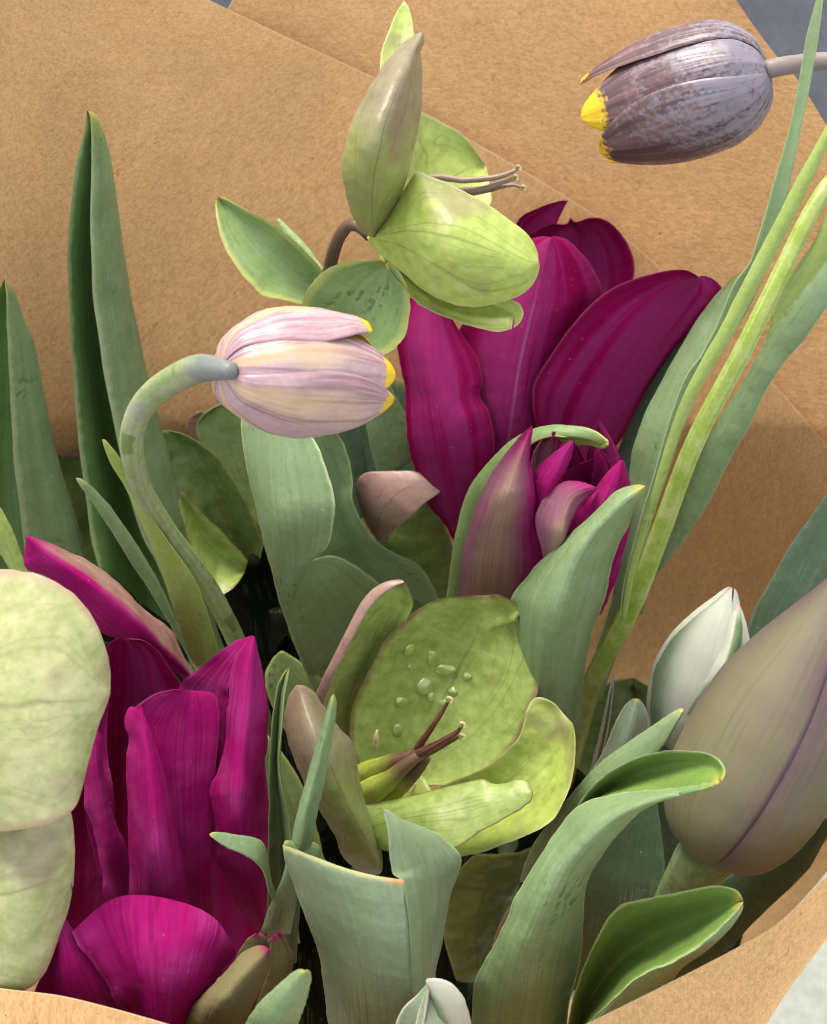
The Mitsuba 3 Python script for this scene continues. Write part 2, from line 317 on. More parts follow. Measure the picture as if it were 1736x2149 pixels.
def stem_fn(p, n, uv):
    # j 8: dark; 0 mid green, 1 yellow green, 2 brown purple, 3 grey blue to green, 4 greyish purple, 5 yellow green carpel to purple, 6 dark brown style, 7 cream
    u, v, k, j, side = dec(uv); s = k * 6.3
    bl = fbm(p.x * 300 + s, p.y * 300, p.z * 300, 3); mo = noise(p.x * 1800, p.y * 1800, p.z * 1800)
    st = noise(u * 26 + s, v * 4)
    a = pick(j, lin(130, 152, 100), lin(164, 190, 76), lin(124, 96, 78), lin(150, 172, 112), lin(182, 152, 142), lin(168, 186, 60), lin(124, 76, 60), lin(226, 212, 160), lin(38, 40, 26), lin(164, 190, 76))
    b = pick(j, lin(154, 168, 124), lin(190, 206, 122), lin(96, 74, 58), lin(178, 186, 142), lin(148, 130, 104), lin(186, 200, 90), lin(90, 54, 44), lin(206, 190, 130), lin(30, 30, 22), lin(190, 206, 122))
    gp = dr.select(j > 8.5, smoothstep(.20, .12, v), 0)
    col = mix(a, b, smoothstep(.35, .65, bl * .7 + st * .3)) * (.85 + .2 * mo)
    col = mix(col, mix(lin(160, 150, 146), lin(138, 124, 118), bl), gp)
    sc = smoothstep(.6, .7, noise(u * 9 + s + bl, v * 14)) * smoothstep(.5, .6, fbm(p.x * 200 + s, p.y * 200, p.z * 200, 2))
    col = mix(col, lin(96, 116, 36), sc * dr.select((j < 1.5) | (dr.abs(j - 3) < .5), .6, 0))
    col = mix(col, lin(126, 130, 142), dr.select(dr.abs(j - 3) < .5, smoothstep(.065, .02, v + .03 * (bl - .5)) * .8 + .35 * smoothstep(.5, .7, bl) * smoothstep(.6, .3, v), 0))
    return mix(col, lin(112, 84, 62), dr.select(dr.abs(j - 5) < .5, smoothstep(.62, .85, v + .15 * (bl - .5)), 0))

def kraft_fn(p, n, uv):
    cut = smoothstep(15, 40, uv.x); ux = dr.select(uv.x > 9, 0, uv.x)   # cut edges carry uv.x + 100
    x, y = ux * 1000, uv.y * 1000                        # mm
    wx, wy = noise(x * .5, y * .5, 3), noise(x * .5, y * .5, 9)
    f1 = noise(x * .8 + 2.0 * wx, y * 2.4 + 2.0 * wy); f2 = noise((x + y) * 1.6 + 2 * wy, (x - y) * .6 + 9)
    f3 = noise((x - y) * 1.9 + 2 * wx, (x + y) * .7 + 30); g = noise(x * 4.5, y * 4.5, 4)
    big = fbm(x * .05, y * .05, 2, 3)
    t = f1 * .3 + f2 * .25 + f3 * .25 + g * .2
    col = mix(lin(199, 154, 104), lin(225, 181, 130), smoothstep(.24, .76, t)) * (.92 + .2 * big) * 1.24
    fb = smoothstep(.022, .0, dr.abs(noise(x * .42 + 1.2 * wx, y * .42 + 60 + 1.2 * wy) - .5)) * smoothstep(.55, .75, noise(x * .3 + 5, y * .3 + 80))
    fb2 = smoothstep(.02, .0, dr.abs(noise(x * .55 + 17 + wy, y * .5 + 33 + wx) - .5)) * smoothstep(.55, .75, noise(x * .3 + 50, y * .3 + 8))
    col = mix(mix(col, lin(150, 108, 66), fb * .45), lin(240, 206, 158), fb2 * .4)
    sp = noise(x * 1.6 + 40, y * 1.6) ; col = mix(col, lin(90, 66, 44), smoothstep(.955, .985, sp) * .7)
    sp2 = noise(x * 1.2 + 90, y * 1.9 + 7); col = mix(col, lin(236, 206, 160), smoothstep(.95, .98, sp2) * .8)
    return mix(col, lin(240, 212, 168, .68), cut * .8)

def ground_fn(p, n, uv):
    g = noise(p.x * 220, p.y * 220); b = fbm(p.x * 7, p.y * 7, 0, 4)
    return mix(lin(66, 70, 80), lin(84, 87, 97), b) * (.75 + .5 * g)

def slab_fn(p, n, uv):
    g = noise(p.x * 260, p.y * 260); b = fbm(p.x * 9, p.y * 9, 4, 4)
    return mix(lin(150, 156, 146), lin(168, 172, 162), b) * (.85 + .3 * g)

def veins_bump(p, n, uv):
    u, v, k, j, side = dec(uv)
    return .5 * noise(u * 60 + k * 3, v * 3) + .35 * noise(u * 130 + k, v * 6) + .5 * fbm(p.x * 900, p.y * 900, p.z * 900, 2)

def crinkle_bump(p, n, uv):
    return fbm(p.x * 480, p.y * 480, p.z * 480, 3)

def paper_bump(p, n, uv):
    x, y = uv.x * 1000, uv.y * 1000
    return .6 * fbm(x * .9, y * 1.6, 0, 3) + .6 * fbm(x * .12, y * .12, 5, 2)

def mat(name, fn, rough, spec=0.4, bump=None, bscale=0.0, sheen=0.0, thin=None, eps=2e-4):
    if thin: b = {'type': 'principledthin', 'base_color': proc(fn), 'roughness': rough, 'diff_trans': thin, 'eta': 1.4, 'spec_trans': 0.0, 'sheen': sheen}
    else: b = {'type': 'principled', 'base_color': proc(fn), 'roughness': rough, 'specular': spec, 'sheen': sheen}
    if bump: b = {'type': 'bumpmap', 'nested_texture': {**proc(bump, eps), 'raw': True} if False else proc(bump, eps), 'scale': bscale, 'bsdf': b}
    scene['material_' + name] = b if thin else {'type': 'twosided', 'bsdf': b}

mat('leaf', leaf_fn, 0.42, 0.45, veins_bump, 0.00018)
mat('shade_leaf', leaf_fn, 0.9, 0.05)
mat('petal', petal_fn, 0.45, 0.35, veins_bump, 0.00024, thin=0.55, sheen=0.3)
mat('sepal', sepal_fn, 0.40, 0.45, crinkle_bump, 0.00018)
mat('fritillary', frit_fn, 0.38, 0.5, veins_bump, 0.00014)
mat('bud', bud_fn, 0.58, 0.22, veins_bump, 0.00010)
mat('stem', stem_fn, 0.42, 0.4)
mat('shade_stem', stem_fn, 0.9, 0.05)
mat('kraft', kraft_fn, 0.80, 0.2, paper_bump, 0.00005)
mat('ground', ground_fn, 0.9, 0.2)
mat('slab', slab_fn, 0.8, 0.3)
def water_fn(p, n, uv):
    return mix(lin(150, 178, 84), lin(182, 200, 120), noise(p.x * 900, p.y * 900, p.z * 900))
scene['material_water'] = {'type': 'principled', 'base_color': proc(water_fn), 'roughness': 0.06, 'specular': 0.7, 'clearcoat': 1.0, 'clearcoat_gloss': 0.98}

# ------------------------------------------------------------------ the setting: pavement far below
def box(x0, x1, y0, y1, z0, z1):
    b = trimesh.creation.box((x1 - x0, y1 - y0, z1 - z0)); b.apply_translation(((x0 + x1) / 2, (y0 + y1) / 2, (z0 + z1) / 2)); return b
scene['road'] = mikit.ply(box(-20, 20, 0.787, 40, -1.35, -1.02), 'material_ground'); labels['road'] = {'kind': 'structure', 'label': 'dark grey asphalt far below the bouquet', 'category': 'road'}
scene['pavement'] = mikit.ply(box(-20, 20, -20, 0.787, -1.35, -0.90), 'material_slab'); labels['pavement'] = {'kind': 'structure', 'label': 'pale grey pavement below the bouquet', 'category': 'pavement'}

# ------------------------------------------------------------------ kraft paper wrap
def dback(x, y):
    return 352 + 0.036 * np.clip(y, -400, 2600) + 0.06 * np.maximum(0, y - 900) ** 1.08 * np.clip(1.3 - ((x - 868) / 1100) ** 2, .35, 1) - 45 * ((x - 868) / 1100) ** 2

def paper(part, b0, b1, depth, label, nv=160, nu=120, t=0.25, curves=None):
    SEED[0] += 1
    u = np.r_[0, .0016, np.linspace(0.004, 1, nu - 2)]
    if curves is None:
        A, B = spline(np.array(b0, float), nv), spline(np.array(b1, float), nv)
        g = A[:, None] * (1 - u)[None, :, None] + B[:, None] * u[None, :, None]
        G = P(g[..., 0], g[..., 1], depth(g[..., 0], g[..., 1]))
    else:
        C = np.stack([P(*spline(np.array(q, float), nv).T) for q in curves], 1)
        kn = np.r_[0, np.cumsum(np.linalg.norm(np.diff(C, axis=1), axis=2).mean(0))]
        G = CubicSpline(kn / kn[-1], C, axis=1, bc_type='natural')(u)
    N = normals(G)
    G = G + N * (1.2e-3 * (meshkit.fbm(G / 0.03, 2, 5) - .5))[..., None]
    m, uv = solid(G, t, u=u)
    su = np.linalg.norm(np.diff(G, axis=1), axis=2).sum(1).mean(); sv = np.linalg.norm(np.diff(G, axis=0), axis=2).sum(0).mean()
    q = np.stack([np.broadcast_to(u[None] * su, (nv, nu)).ravel(), np.broadcast_to(np.linspace(0, sv, nv)[:, None], (nv, nu)).ravel()], 1) + SEED[0] * .37
    rim = (np.arange(nv * nu) % nu) == 0
    if solid_flip(G): rim = (np.arange(nv * nu) % nu) == nu - 1
    q2 = np.concatenate([q, q + 3.3]); q2[np.r_[rim, rim], 0] += 100
    add(wrap, part, (m, q2), 'kraft', label)

wrap = thing('wrapping_paper', 'brown kraft paper cone wrapped around the whole bouquet', 'wrapping paper')
paper('back_sheet', [(100, -180), (300, -75), (440, 0), (560, 58), (790, 165), (880, 235), (1000, 300), (1090, 352), (1240, 445), (1395, 570), (1520, 690), (1625, 805), (1736, 935), (1900, 1150), (2010, 1340)],
      [(-420, -400), (-450, 300), (-450, 1200), (-300, 2100), (200, 2600), (900, 2680), (1250, 2380), (1450, 2160), (1600, 1990), (1720, 1850), (1880, 1640), (2010, 1440)], dback, 'broad left sheet with the pale diagonal edge')
paper('back_sheet', [(600, -200), (480, 15), (330, 300), (300, 900), (400, 1500), (700, 2300)],
      [(1430, -200), (1545, 0), (1625, 112), (1675, 170), (1736, 265), (1850, 430), (1950, 700), (1990, 1100), (1900, 1480), (1740, 1760), (1600, 1950), (1300, 2300)], lambda x, y: dback(x, y) + 4.5, 'right sheet tucked behind the left one')
edge = [(-450, 1850, 335), (-300, 1990, 300), (0, 2076, 262), (150, 2095, 252), (360, 2149, 246), (600, 2235, 243), (800, 2262, 242), (1000, 2235, 242), (1225, 2149, 243), (1400, 2062, 246), (1600, 1962, 252), (1736, 1842, 262), (1850, 1720, 280), (1980, 1500, 310), (2050, 1250, 340)]
low = [(-450, 2200, 345), (-300, 2400, 310), (0, 2500, 280), (150, 2550, 268), (360, 2600, 262), (600, 2650, 260), (800, 2650, 260), (1000, 2560, 262), (1225, 2420, 264), (1420, 2280, 268), (1600, 2120, 275), (1725, 1965, 285), (1850, 1810, 300), (2000, 1580, 325), (2090, 1300, 345)]
low2 = [(-250, 2400, 400), (-150, 2500, 380), (0, 2600, 370), (200, 2650, 360), (400, 2700, 360), (650, 2700, 360), (850, 2680, 360), (1050, 2600, 360), (1250, 2480, 360), (1400, 2320, 360), (1560, 2140, 365), (1690, 1960, 370), (1820, 1790, 375), (1960, 1560, 380), (2060, 1320, 385)]
paper('front_flap', None, None, None, 'front flap curling across the bottom corners', curves=[edge, low, low2])

# ------------------------------------------------------------------ tall tulip leaves on the left
k = thing('tulip_leaf', 'tall folded blue-green leaf with pointed tip against the left paper, second from the left edge', 'leaf')
S(k, None, 'leaf', c((352, 335, 318), 208, 1192, 190, 1120, 178, 1030, 165, 930, 157, 830, 150, 740, 145, 640, 142, 550, 145, 480, 152, 400, 163, 330, 175, 275, 183, 232),
  c((353, 337, 318.5), 222, 1200, 205, 1120, 193, 1030, 180, 930, 170, 830, 160, 720, 155, 620, 153, 540, 160, 440, 170, 360, 178, 310, 185, 270, 184, 232),
  c((378, 352, 321), 330, 1290, 300, 1150, 275, 1000, 250, 850, 232, 700, 220, 560, 212, 440, 205, 350, 196, 280, 184, 232),
  c((382, 350, 320), 480, 1400, 440, 1290, 395, 1125, 380, 1064, 360, 994, 345, 934, 325, 859, 300, 759, 288, 700, 275, 640, 262, 560, 250, 480, 240, 400, 228, 330, 215, 280, 200, 245, 185, 232),
  c((366, 338, 317), 400, 1400, 355, 1250, 325, 1174, 300, 1129, 280, 1069, 260, 994, 240, 894, 220, 794, 205, 694, 197, 640, 192, 560, 190, 460, 192, 330, 191, 260, 184, 232),
  t=0.7, j=0, front=-1, nv=140, nu=60)
k = thing('tulip_leaf', 'folded blue-green leaf cut by the left edge of the picture, leftmost of the tall leaves', 'leaf')
S(k, None, 'leaf', c((350, 335, 318), -90, 1190, -80, 1000, -60, 800, -30, 670, 9, 586),
  c((362, 345, 320), 40, 1250, 20, 1000, 20, 800, 20, 680, 10, 586),
  c((362, 343, 319), 215, 1260, 175, 1159, 160, 1109, 132, 1019, 107, 919, 87, 819, 70, 724, 50, 680, 30, 620, 12, 586),
  c((352, 332, 316), 70, 1260, 52, 1150, 40, 1060, 28, 950, 20, 800, 15, 694, 14, 630, 10, 586), t=0.7, j=0, front=-1, nv=110, nu=50)
k = thing('tulip_leaf', 'short yellow-green leaf at the left edge above the pale sepal', 'leaf')
S(k, None, 'leaf', c((325, 318), 80, 1290, 40, 1225, 0, 1160, -40, 1100), c((322, 315), 92, 1260, 57, 1197, 30, 1120, 0, 1064, -40, 1010), t=.55, j=2, bulge=0.15)
k = thing('tulip_leaf', 'slim blue-green leaf with pale blunt tip beside the bent flower stem', 'leaf')
S(k, None, 'leaf', c((345, 326, 312), 420, 1420, 375, 1344, 350, 1299, 320, 1249, 280, 1189, 240, 1124, 200, 1064, 170, 1022, 159, 1004), c((345, 328, 312), 432, 1410, 385, 1335, 370, 1309, 340, 1239, 305, 1174, 270, 1119, 235, 1069, 200, 1029, 172, 1006, 160, 1003),
  t=.55, j=0, bulge=0.28, keel=0.0)

# ------------------------------------------------------------------ hellebore sepals and leaves behind on the left
k = thing('hellebore_flower', 'dark green hellebore flower half hidden between the tall leaves on the left', 'flower')
S(k, 'sepal', 'sepal', c((372, 366), 215, 1230, 160, 1130, 130, 1020, 100, 930, 98, 885), c((378, 370), 240, 1200, 200, 1100, 180, 1000, 140, 930, 120, 880), c((372, 366), 290, 1200, 250, 1080, 230, 980, 190, 890, 150, 876), t=0.5, j=5, nz=1.2, nzs=9)
S(k, 'sepal', 'sepal', c((372, 362), 95, 960, 78, 890, 76, 830, 82, 800), c((372, 362), 170, 960, 165, 900, 140, 840, 95, 798), t=0.5, j=4, bulge=.1, label='dull pink sepal showing against the paper')
k = thing('hellebore_flower', 'shaded green hellebore flower behind the bent stem of the pale flower', 'flower')
S(k, 'sepal', 'sepal', c((370, 362, 360), 500, 1180, 420, 1140, 360, 1060, 325, 980, 318, 920, 340, 903), c((378, 366, 360), 520, 1170, 480, 1100, 440, 1020, 400, 950, 350, 903), c((370, 358, 360), 545, 1175, 550, 1130, 525, 1070, 500, 1020, 470, 976, 430, 939, 390, 914, 348, 902), t=0.5, j=5, nz=.7)
S(k, 'sepal', 'sepal', c((352, 345), 520, 1175, 450, 1100, 400, 1050, 380, 1030), c((358, 348), 515, 1195, 450, 1150, 405, 1090, 380, 1040), c((352, 344), 510, 1205, 475, 1245, 440, 1250, 400, 1150, 372, 1050), t=0.5, j=3, nz=.5, label='paler lower sepal')
S(k, 'sepal', 'sepal', c((372, 366), 560, 1120, 480, 1030, 430, 950, 412, 900, 430, 868), c((374, 366), 580, 1110, 545, 1000, 520, 900, 480, 850, 440, 862), t=0.5, j=5, bulge=-.08)
S(k, 'sepal', 'sepal', c((376, 372), 440, 960, 410, 930, 392, 905, 395, 880, 412, 868), c((376, 372), 470, 950, 460, 910, 440, 870, 420, 862), t=0.5, j=4, label='pale pink sepal edge under the pale flower')
SEED[0] += 1
def blob(x, y, d, rx, ry, rz, n=3):
    m = trimesh.creation.icosphere(subdivisions=n); v = m.vertices * (1 + .12 * (meshkit.noise(m.vertices * 2.3 + x) - .5))[:, None]
    R = np.stack([Rt, Up, -Fw]); m.vertices = P(x, y, np.array(float(d))) + (v * [px(rx, d), px(ry, d), px(rz, d)]) @ R
    return m, np.stack([np.full(len(v), 11.5), np.clip(m.vertices[:, 2] * 0 + .5, 0, 1) + 0], 1)
def jblob(j, *a):
    m, uv = blob(*a); uv[:, 1] += 10 * j; return m, uv
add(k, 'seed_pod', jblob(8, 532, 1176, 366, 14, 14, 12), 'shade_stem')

# ------------------------------------------------------------------ wavy leaves in the middle
k = thing('tulip_leaf', 'broad blue-green leaf with a rounded curled lobe under the pale flower', 'leaf')
S(k, 'blade', 'leaf', c((330, 318, 312), 600, 1300, 585, 1259, 570, 1199, 555, 1144, 540, 1079, 525, 1019, 512, 954, 506, 900, 510, 850),
  c((327, 309, 310), 615, 1255, 608, 1200, 604, 1176, 600, 1140, 592, 1080, 585, 1020, 580, 960, 575, 900, 570, 850),
  c((324, 303, 309), 635, 1215, 640, 1195, 650, 1179, 665, 1168, 685, 1150, 700, 1095, 703, 1060, 697, 1020, 685, 984, 668, 936, 640, 895, 620, 850), t=.55, j=5, nv=110, nu=44)
S(k, 'blade', 'leaf', c((365, 333, 326), 680, 1500, 655, 1440, 630, 1384, 605, 1319, 588, 1265, 578, 1225, 582, 1180), c((368, 336, 322), 760, 1480, 740, 1400, 700, 1320, 665, 1260, 635, 1215, 606, 1172),
  c((368, 340, 319), 900, 1450, 880, 1350, 840, 1270, 800, 1228, 765, 1199, 725, 1175, 690, 1166, 650, 1176, 612, 1180), t=.55, j=0, nv=90, nu=44, label='lower lobe bending away below the notch')
k = thing('tulip_leaf', 'wavy dark green leaf with pale rim behind the leaf with the curled lobe', 'leaf')
S(k, None, 'leaf', c((378, 350, 340), 780, 1420, 730, 1300, 680, 1200, 640, 1100, 620, 1000, 610, 900, 600, 850), c((380, 356, 345), 850, 1400, 800, 1280, 750, 1190, 710, 1100, 690, 1000, 670, 920, 650, 850),
  c((372, 345, 338), 935, 1350, 927, 1280, 918, 1249, 898, 1209, 868, 1178, 830, 1159, 790, 1134, 760, 1094, 743, 1058, 738, 1040, 741, 1010, 735, 974, 720, 929, 695, 890, 670, 850), t=.55, j=0, nv=110, nu=40, nz=.4)
k = thing('tulip_leaf', 'deep shaded leaf between the pale flower and the large back tulip', 'leaf')
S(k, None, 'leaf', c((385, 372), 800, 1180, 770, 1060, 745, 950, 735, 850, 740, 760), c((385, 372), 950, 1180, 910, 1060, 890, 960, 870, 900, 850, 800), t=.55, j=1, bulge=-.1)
k = thing('tulip_leaf', 'narrow glaucous leaf just right of the round green bract', 'leaf')
S(k, None, 'leaf', c((362, 352), 800, 1010, 780, 950, 765, 870, 760, 800, 765, 730), c((362, 352), 870, 960, 862, 890, 830, 830, 800, 775, 775, 720), t=.7, j=0, bulge=.1)
k = thing('tulip_leaf', 'narrow olive leaf beside the wavy rim, behind the dull pink sepal', 'leaf')
S(k, None, 'leaf', c((368, 360), 735, 1100, 735, 1020, 725, 950, 700, 860), c((368, 360), 770, 1080, 772, 1000, 765, 940, 735, 860), t=.7, j=1, bulge=.1)
k = thing('hellebore_flower', 'dull pink folded hellebore sepals below the large back tulip', 'flower')
S(k, 'sepal', 'sepal', c((352, 342, 340), 765, 1090, 752, 1050, 748, 1015, 765, 993, 800, 989, 868, 989, 905, 1000, 930, 1020), c((354, 340, 339), 790, 1130, 800, 1090, 820, 1060, 850, 1030, 900, 1015, 930, 1022), c((356, 340, 338), 812, 1140, 830, 1110, 868, 1079, 895, 1053, 915, 1040, 930, 1025), t=.5, j=4)
S(k, 'sepal', 'sepal', c((366, 352), 850, 1290, 820, 1200, 800, 1140, 820, 1100, 870, 1060, 890, 1045), c((366, 352), 950, 1280, 955, 1200, 945, 1130, 920, 1080, 892, 1045), t=.5, j=5, bulge=.1, nz=.5, label='greenish shaded lower sepal')

# ------------------------------------------------------------------ large back tulip
bt = thing('tulip', 'large open magenta tulip at the back, right of the green hellebore', 'tulip', )
S(bt, 'petal', 'petal', c((374, 352), 1000, 1000, 1010, 800, 1060, 560, 1085, 466, 1120, 440, 1160, 425, 1190, 421), c((376, 353), 1080, 1000, 1110, 800, 1150, 600, 1165, 480, 1180, 445, 1192, 421), t=.35, j=1, bulge=-.12, nz=.3, wav=.12)
S(bt, 'petal', 'petal', c((374, 352), 1010, 1000, 1030, 800, 1070, 600, 1105, 500, 1130, 480, 1150, 471, 1188, 470, 1196, 457), c((378, 357), 1100, 1000, 1150, 800, 1200, 600, 1215, 500, 1205, 470, 1197, 457), c((374, 350), 1180, 1000, 1250, 800, 1310, 640, 1330, 585, 1326, 530, 1303, 490, 1268, 460, 1238, 456, 1208, 466, 1198, 458), t=.35, j=1, nv=110, nz=.4, wav=.12)
S(bt, 'petal', 'petal', c((360, 340, 330), 960, 1150, 905, 1000, 905, 850, 960, 700, 1055, 560, 1108, 505, 1135, 497, 1150, 497), c((356, 330, 325), 1040, 1150, 1065, 950, 1085, 800, 1110, 680, 1135, 580, 1150, 520, 1158, 496), c((362, 340, 330), 1150, 1120, 1170, 930, 1165, 860, 1175, 790, 1215, 700, 1262, 622, 1258, 590, 1228, 540, 1193, 505, 1160, 496), t=.35, j=6, nv=120, nz=.3, wav=.15)
S(bt, 'petal', 'petal', c((350, 326, 318), 1090, 1130, 1130, 985, 1128, 899, 1121, 870, 1118, 834, 1125, 795, 1148, 757, 1178, 712, 1218, 662, 1268, 616, 1330, 586, 1393, 570, 1433, 566, 1463, 579), c((352, 332, 322), 1120, 1130, 1190, 960, 1240, 840, 1320, 720, 1400, 630, 1470, 585),
  c((368, 350, 328), 1160, 1130, 1240, 1020, 1290, 945, 1340, 870, 1395, 770, 1450, 690, 1500, 628, 1515, 606, 1505, 592, 1486, 580, 1466, 579), t=.35, j=1, nv=130, nz=.3, wav=.15)
S(bt, 'petal', 'petal', c((352, 338, 340), 950, 1125, 925, 1090, 905, 1070, 878, 1010, 858, 940, 852, 880, 850, 810, 840, 760, 832, 710, 850, 640, 900, 610), c((348, 326, 334), 970, 1130, 965, 1050, 950, 950, 930, 850, 910, 750, 905, 680, 910, 610),
  c((352, 330, 340), 990, 1125, 1020, 1050, 1038, 945, 1028, 869, 1008, 830, 1013, 800, 1004, 759, 984, 722, 950, 670, 920, 610), t=.35, j=1, nv=120, nz=.3, wav=.15)
add(bt, 'stem', tube([(1040, 1120, 356), (1020, 1300, 385), (980, 1600, 415), (900, 2200, 430)], [30, 26, 26]), 'stem')

# ------------------------------------------------------------------ green hellebore at the top
h = thing('hellebore_flower', 'upright green hellebore flower with purple-tinged sepals high in the middle', 'flower')
S(h, 'sepal', 'sepal', c((314, 322), 790, 330, 795, 200, 800, 112, 812, 75, 828, 35, 847, 2), c((314, 322), 850, 330, 868, 200, 869, 110, 868, 60, 860, 20, 849, 2), t=.4, j=0, bulge=-.1, label='pale green sepal tip showing above the purple-tinged one')
S(h, 'sepal', 'sepal', c((318, 330), 850, 400, 860, 320, 875, 250, 884, 233, 920, 252, 958, 272, 990, 305, 1015, 340), c((322, 332), 880, 420, 930, 400, 980, 360, 1020, 350), c((318, 329), 900, 450, 980, 450, 1028, 430, 1028, 390, 1022, 355), t=.45, j=0, nz=.5)
S(h, 'sepal', 'sepal', c((304, 296, 296), 795, 540, 820, 570, 868, 628, 918, 657, 968, 678, 1043, 696, 1075, 690), c((308, 302, 298), 800, 530, 880, 590, 950, 630, 1020, 640, 1078, 660), c((303, 296, 297), 805, 520, 900, 560, 1000, 600, 1088, 634, 1100, 655, 1090, 680, 1078, 688), t=.45, j=0, nz=.3, label='pale sepal underneath, nearly white inside')
S(h, 'sepal', 'sepal', c((302, 290, 292), 770, 497, 800, 470, 830, 420, 868, 364, 903, 370, 943, 385, 993, 410, 1033, 435, 1083, 470, 1118, 505, 1131, 535), c((300, 283, 290), 772, 503, 850, 490, 940, 500, 1030, 530, 1100, 555, 1132, 550), c((301, 289, 292), 774, 510, 800, 535, 835, 565, 868, 592, 908, 620, 958, 640, 1008, 643, 1068, 630, 1108, 608, 1130, 575, 1133, 550), t=.45, j=0, nv=120, nu=44, nz=.4, label='large bright green sepal')
S(h, 'sepal', 'sepal', c((300, 284, 294), 780, 499, 760, 485, 745, 465, 733, 440, 722, 395, 719, 335, 735, 268, 765, 200, 800, 140, 845, 90, 883, 67), c((297, 276, 292), 784, 499, 775, 440, 780, 340, 810, 230, 850, 140, 887, 68), c((301, 290, 297), 788, 497, 815, 463, 838, 415, 857, 365, 872, 305, 884, 230, 887, 150, 882, 110, 890, 85, 889, 69), t=.45, j=1, nv=120, nu=44, nz=.4, label='tall upper sepal flushed dusty purple')
for pts, r in (([(840, 440, 312), (916, 372, 308), (980, 378, 306), (1040, 372, 305), (1088, 354, 304)], [8, 8, 7, 6, 4]), ([(840, 450, 314), (960, 403, 309), (1010, 398, 307), (1060, 380, 306), (1082, 374, 305)], [10, 9, 9, 7, 4]), ([(850, 455, 314), (960, 412, 310), (1020, 400, 308), (1075, 388, 307), (1098, 396, 307)], [10, 9, 7, 5, 3])):
    st = add(h, 'style', tube(pts, r, 12, 50, j=4, bump=.15), 'stem')
    x, y, d = pts[-1]
    add(st, 'stigma', tube([(x - 4, y + 2, d), (x + 1, y - 6, d - 1), (x + 6, y - 1, d - 1), (x + 3, y + 5, d - 1)], [3, 3, 2.5, 2], 8, 20, j=7), 'stem')
add(h, 'stem', tube([(778, 497, 303), (750, 474, 303), (733, 472, 304), (717, 488, 306), (706, 512, 309), (696, 545, 314), (688, 590, 322), (680, 700, 340), (700, 1000, 395), (760, 1500, 425)], [13, 15, 17, 16, 16, 16, 18, 18], 18, 120, j=2, bump=.35), 'stem')
S(h, 'bract', 'leaf', c((330, 326, 330), 640, 640, 595, 630, 555, 622, 525, 595, 490, 550, 465, 500, 453, 450, 456, 415), c((334, 330, 332), 660, 600, 610, 570, 555, 520, 500, 460, 458, 414), c((330, 325, 330), 680, 580, 668, 556, 625, 513, 575, 470, 525, 443, 478, 419, 460, 413), t=.5, j=4, nz=.3, nv=80, label='pointed bract with yellow margin on the left')
S(h, 'bract', 'leaf', c((338, 342), 670, 600, 635, 550, 600, 500, 580, 460), c((338, 342), 690, 580, 672, 553, 630, 500, 586, 458), t=.5, j=4, bulge=.1, nv=50)
S(h, 'bract', 'leaf', c((312, 300, 300), 690, 720, 650, 680, 634, 630, 660, 588, 700, 558, 755, 546, 790, 546), c((316, 306, 303), 705, 725, 735, 680, 770, 620, 815, 550), c((310, 299, 300), 735, 735, 760, 747, 800, 745, 838, 722, 857, 682, 861, 630, 846, 580, 815, 550), t=.5, j=4, nz=.3, nv=90, nu=40, label='round dull green bract behind the pale flower')

# ------------------------------------------------------------------ pale pink fritillary, bent over on the left
f = thing('fritillary', 'pale pink nodding fritillary flower with yellow tips on a bent stem, left of the middle', 'flower')
fb, ft = (462, 774, 249), (796, 794, 266)
prof = [(0, 12), (.02, 46), (.06, 74), (.15, 98), (.3, 124), (.45, 130), (.62, 124), (.8, 106), (.92, 86), (1, 70)]
for phi, half, sc, ln in ((180, 40, .93, .96), (-110, 40, .94, .97), (100, 42, .94, .93)):
    add(f, 'tepal', solid(bell(fb, ft, prof, dict(phi=phi, half=half, scale=sc, len=ln, ridge=.03)), .5, u=grid_u(30), j=1, front=None), 'fritillary')
for phi, half, sc, ln, tk, pw, lf in ((-8, 44, .94, .985, .02, 2.4, 0), (-74, 42, 1.03, .87, .05, 1.5, .16), (44, 48, 1.03, 1.01, .04, 2.0, .04), (150, 42, 1.02, .95, .05, 2.4, 0)):
    G = bell(fb, ft, prof, dict(phi=phi, half=half, scale=sc, len=ln, tuck=tk, ridge=.015, pow=pw, lift=lf, crumple=.10))
    add(f, 'tepal', solid(G, .5, u=grid_u(30), j=1, front=None), 'fritillary')
add(f, 'stem', tube([(488, 779, 245), (474, 777, 246), (452, 773, 249), (430, 772, 252), (400, 779, 256), (360, 799, 261), (325, 824, 265), (297, 857, 268), (281, 894, 270), (276, 930, 272), (280, 968, 275), (292, 1012, 280), (322, 1068, 288), (362, 1128, 298), (407, 1188, 309), (440, 1236, 318), (480, 1312, 330), (505, 1370, 340), (560, 1550, 385), (650, 2000, 420)],
    [18, 31, 29, 25, 22, 21, 21, 21, 21, 21, 22, 23, 24, 24, 24, 24, 24, 24, 24, 24], 22, 200, j=3), 'stem')
S(f, 'leaf', 'leaf', c((342, 300, 276), 420, 1450, 405, 1394, 385, 1339, 365, 1279, 345, 1214, 325, 1159, 295, 1089, 265, 1024, 235, 974, 214, 921), c((338, 296, 276), 470, 1420, 455, 1350, 430, 1270, 400, 1200, 360, 1144, 318, 1085, 285, 1020, 255, 965, 220, 922), t=.55, j=2, bulge=.12, label='narrow leaf clasping the bent stem')

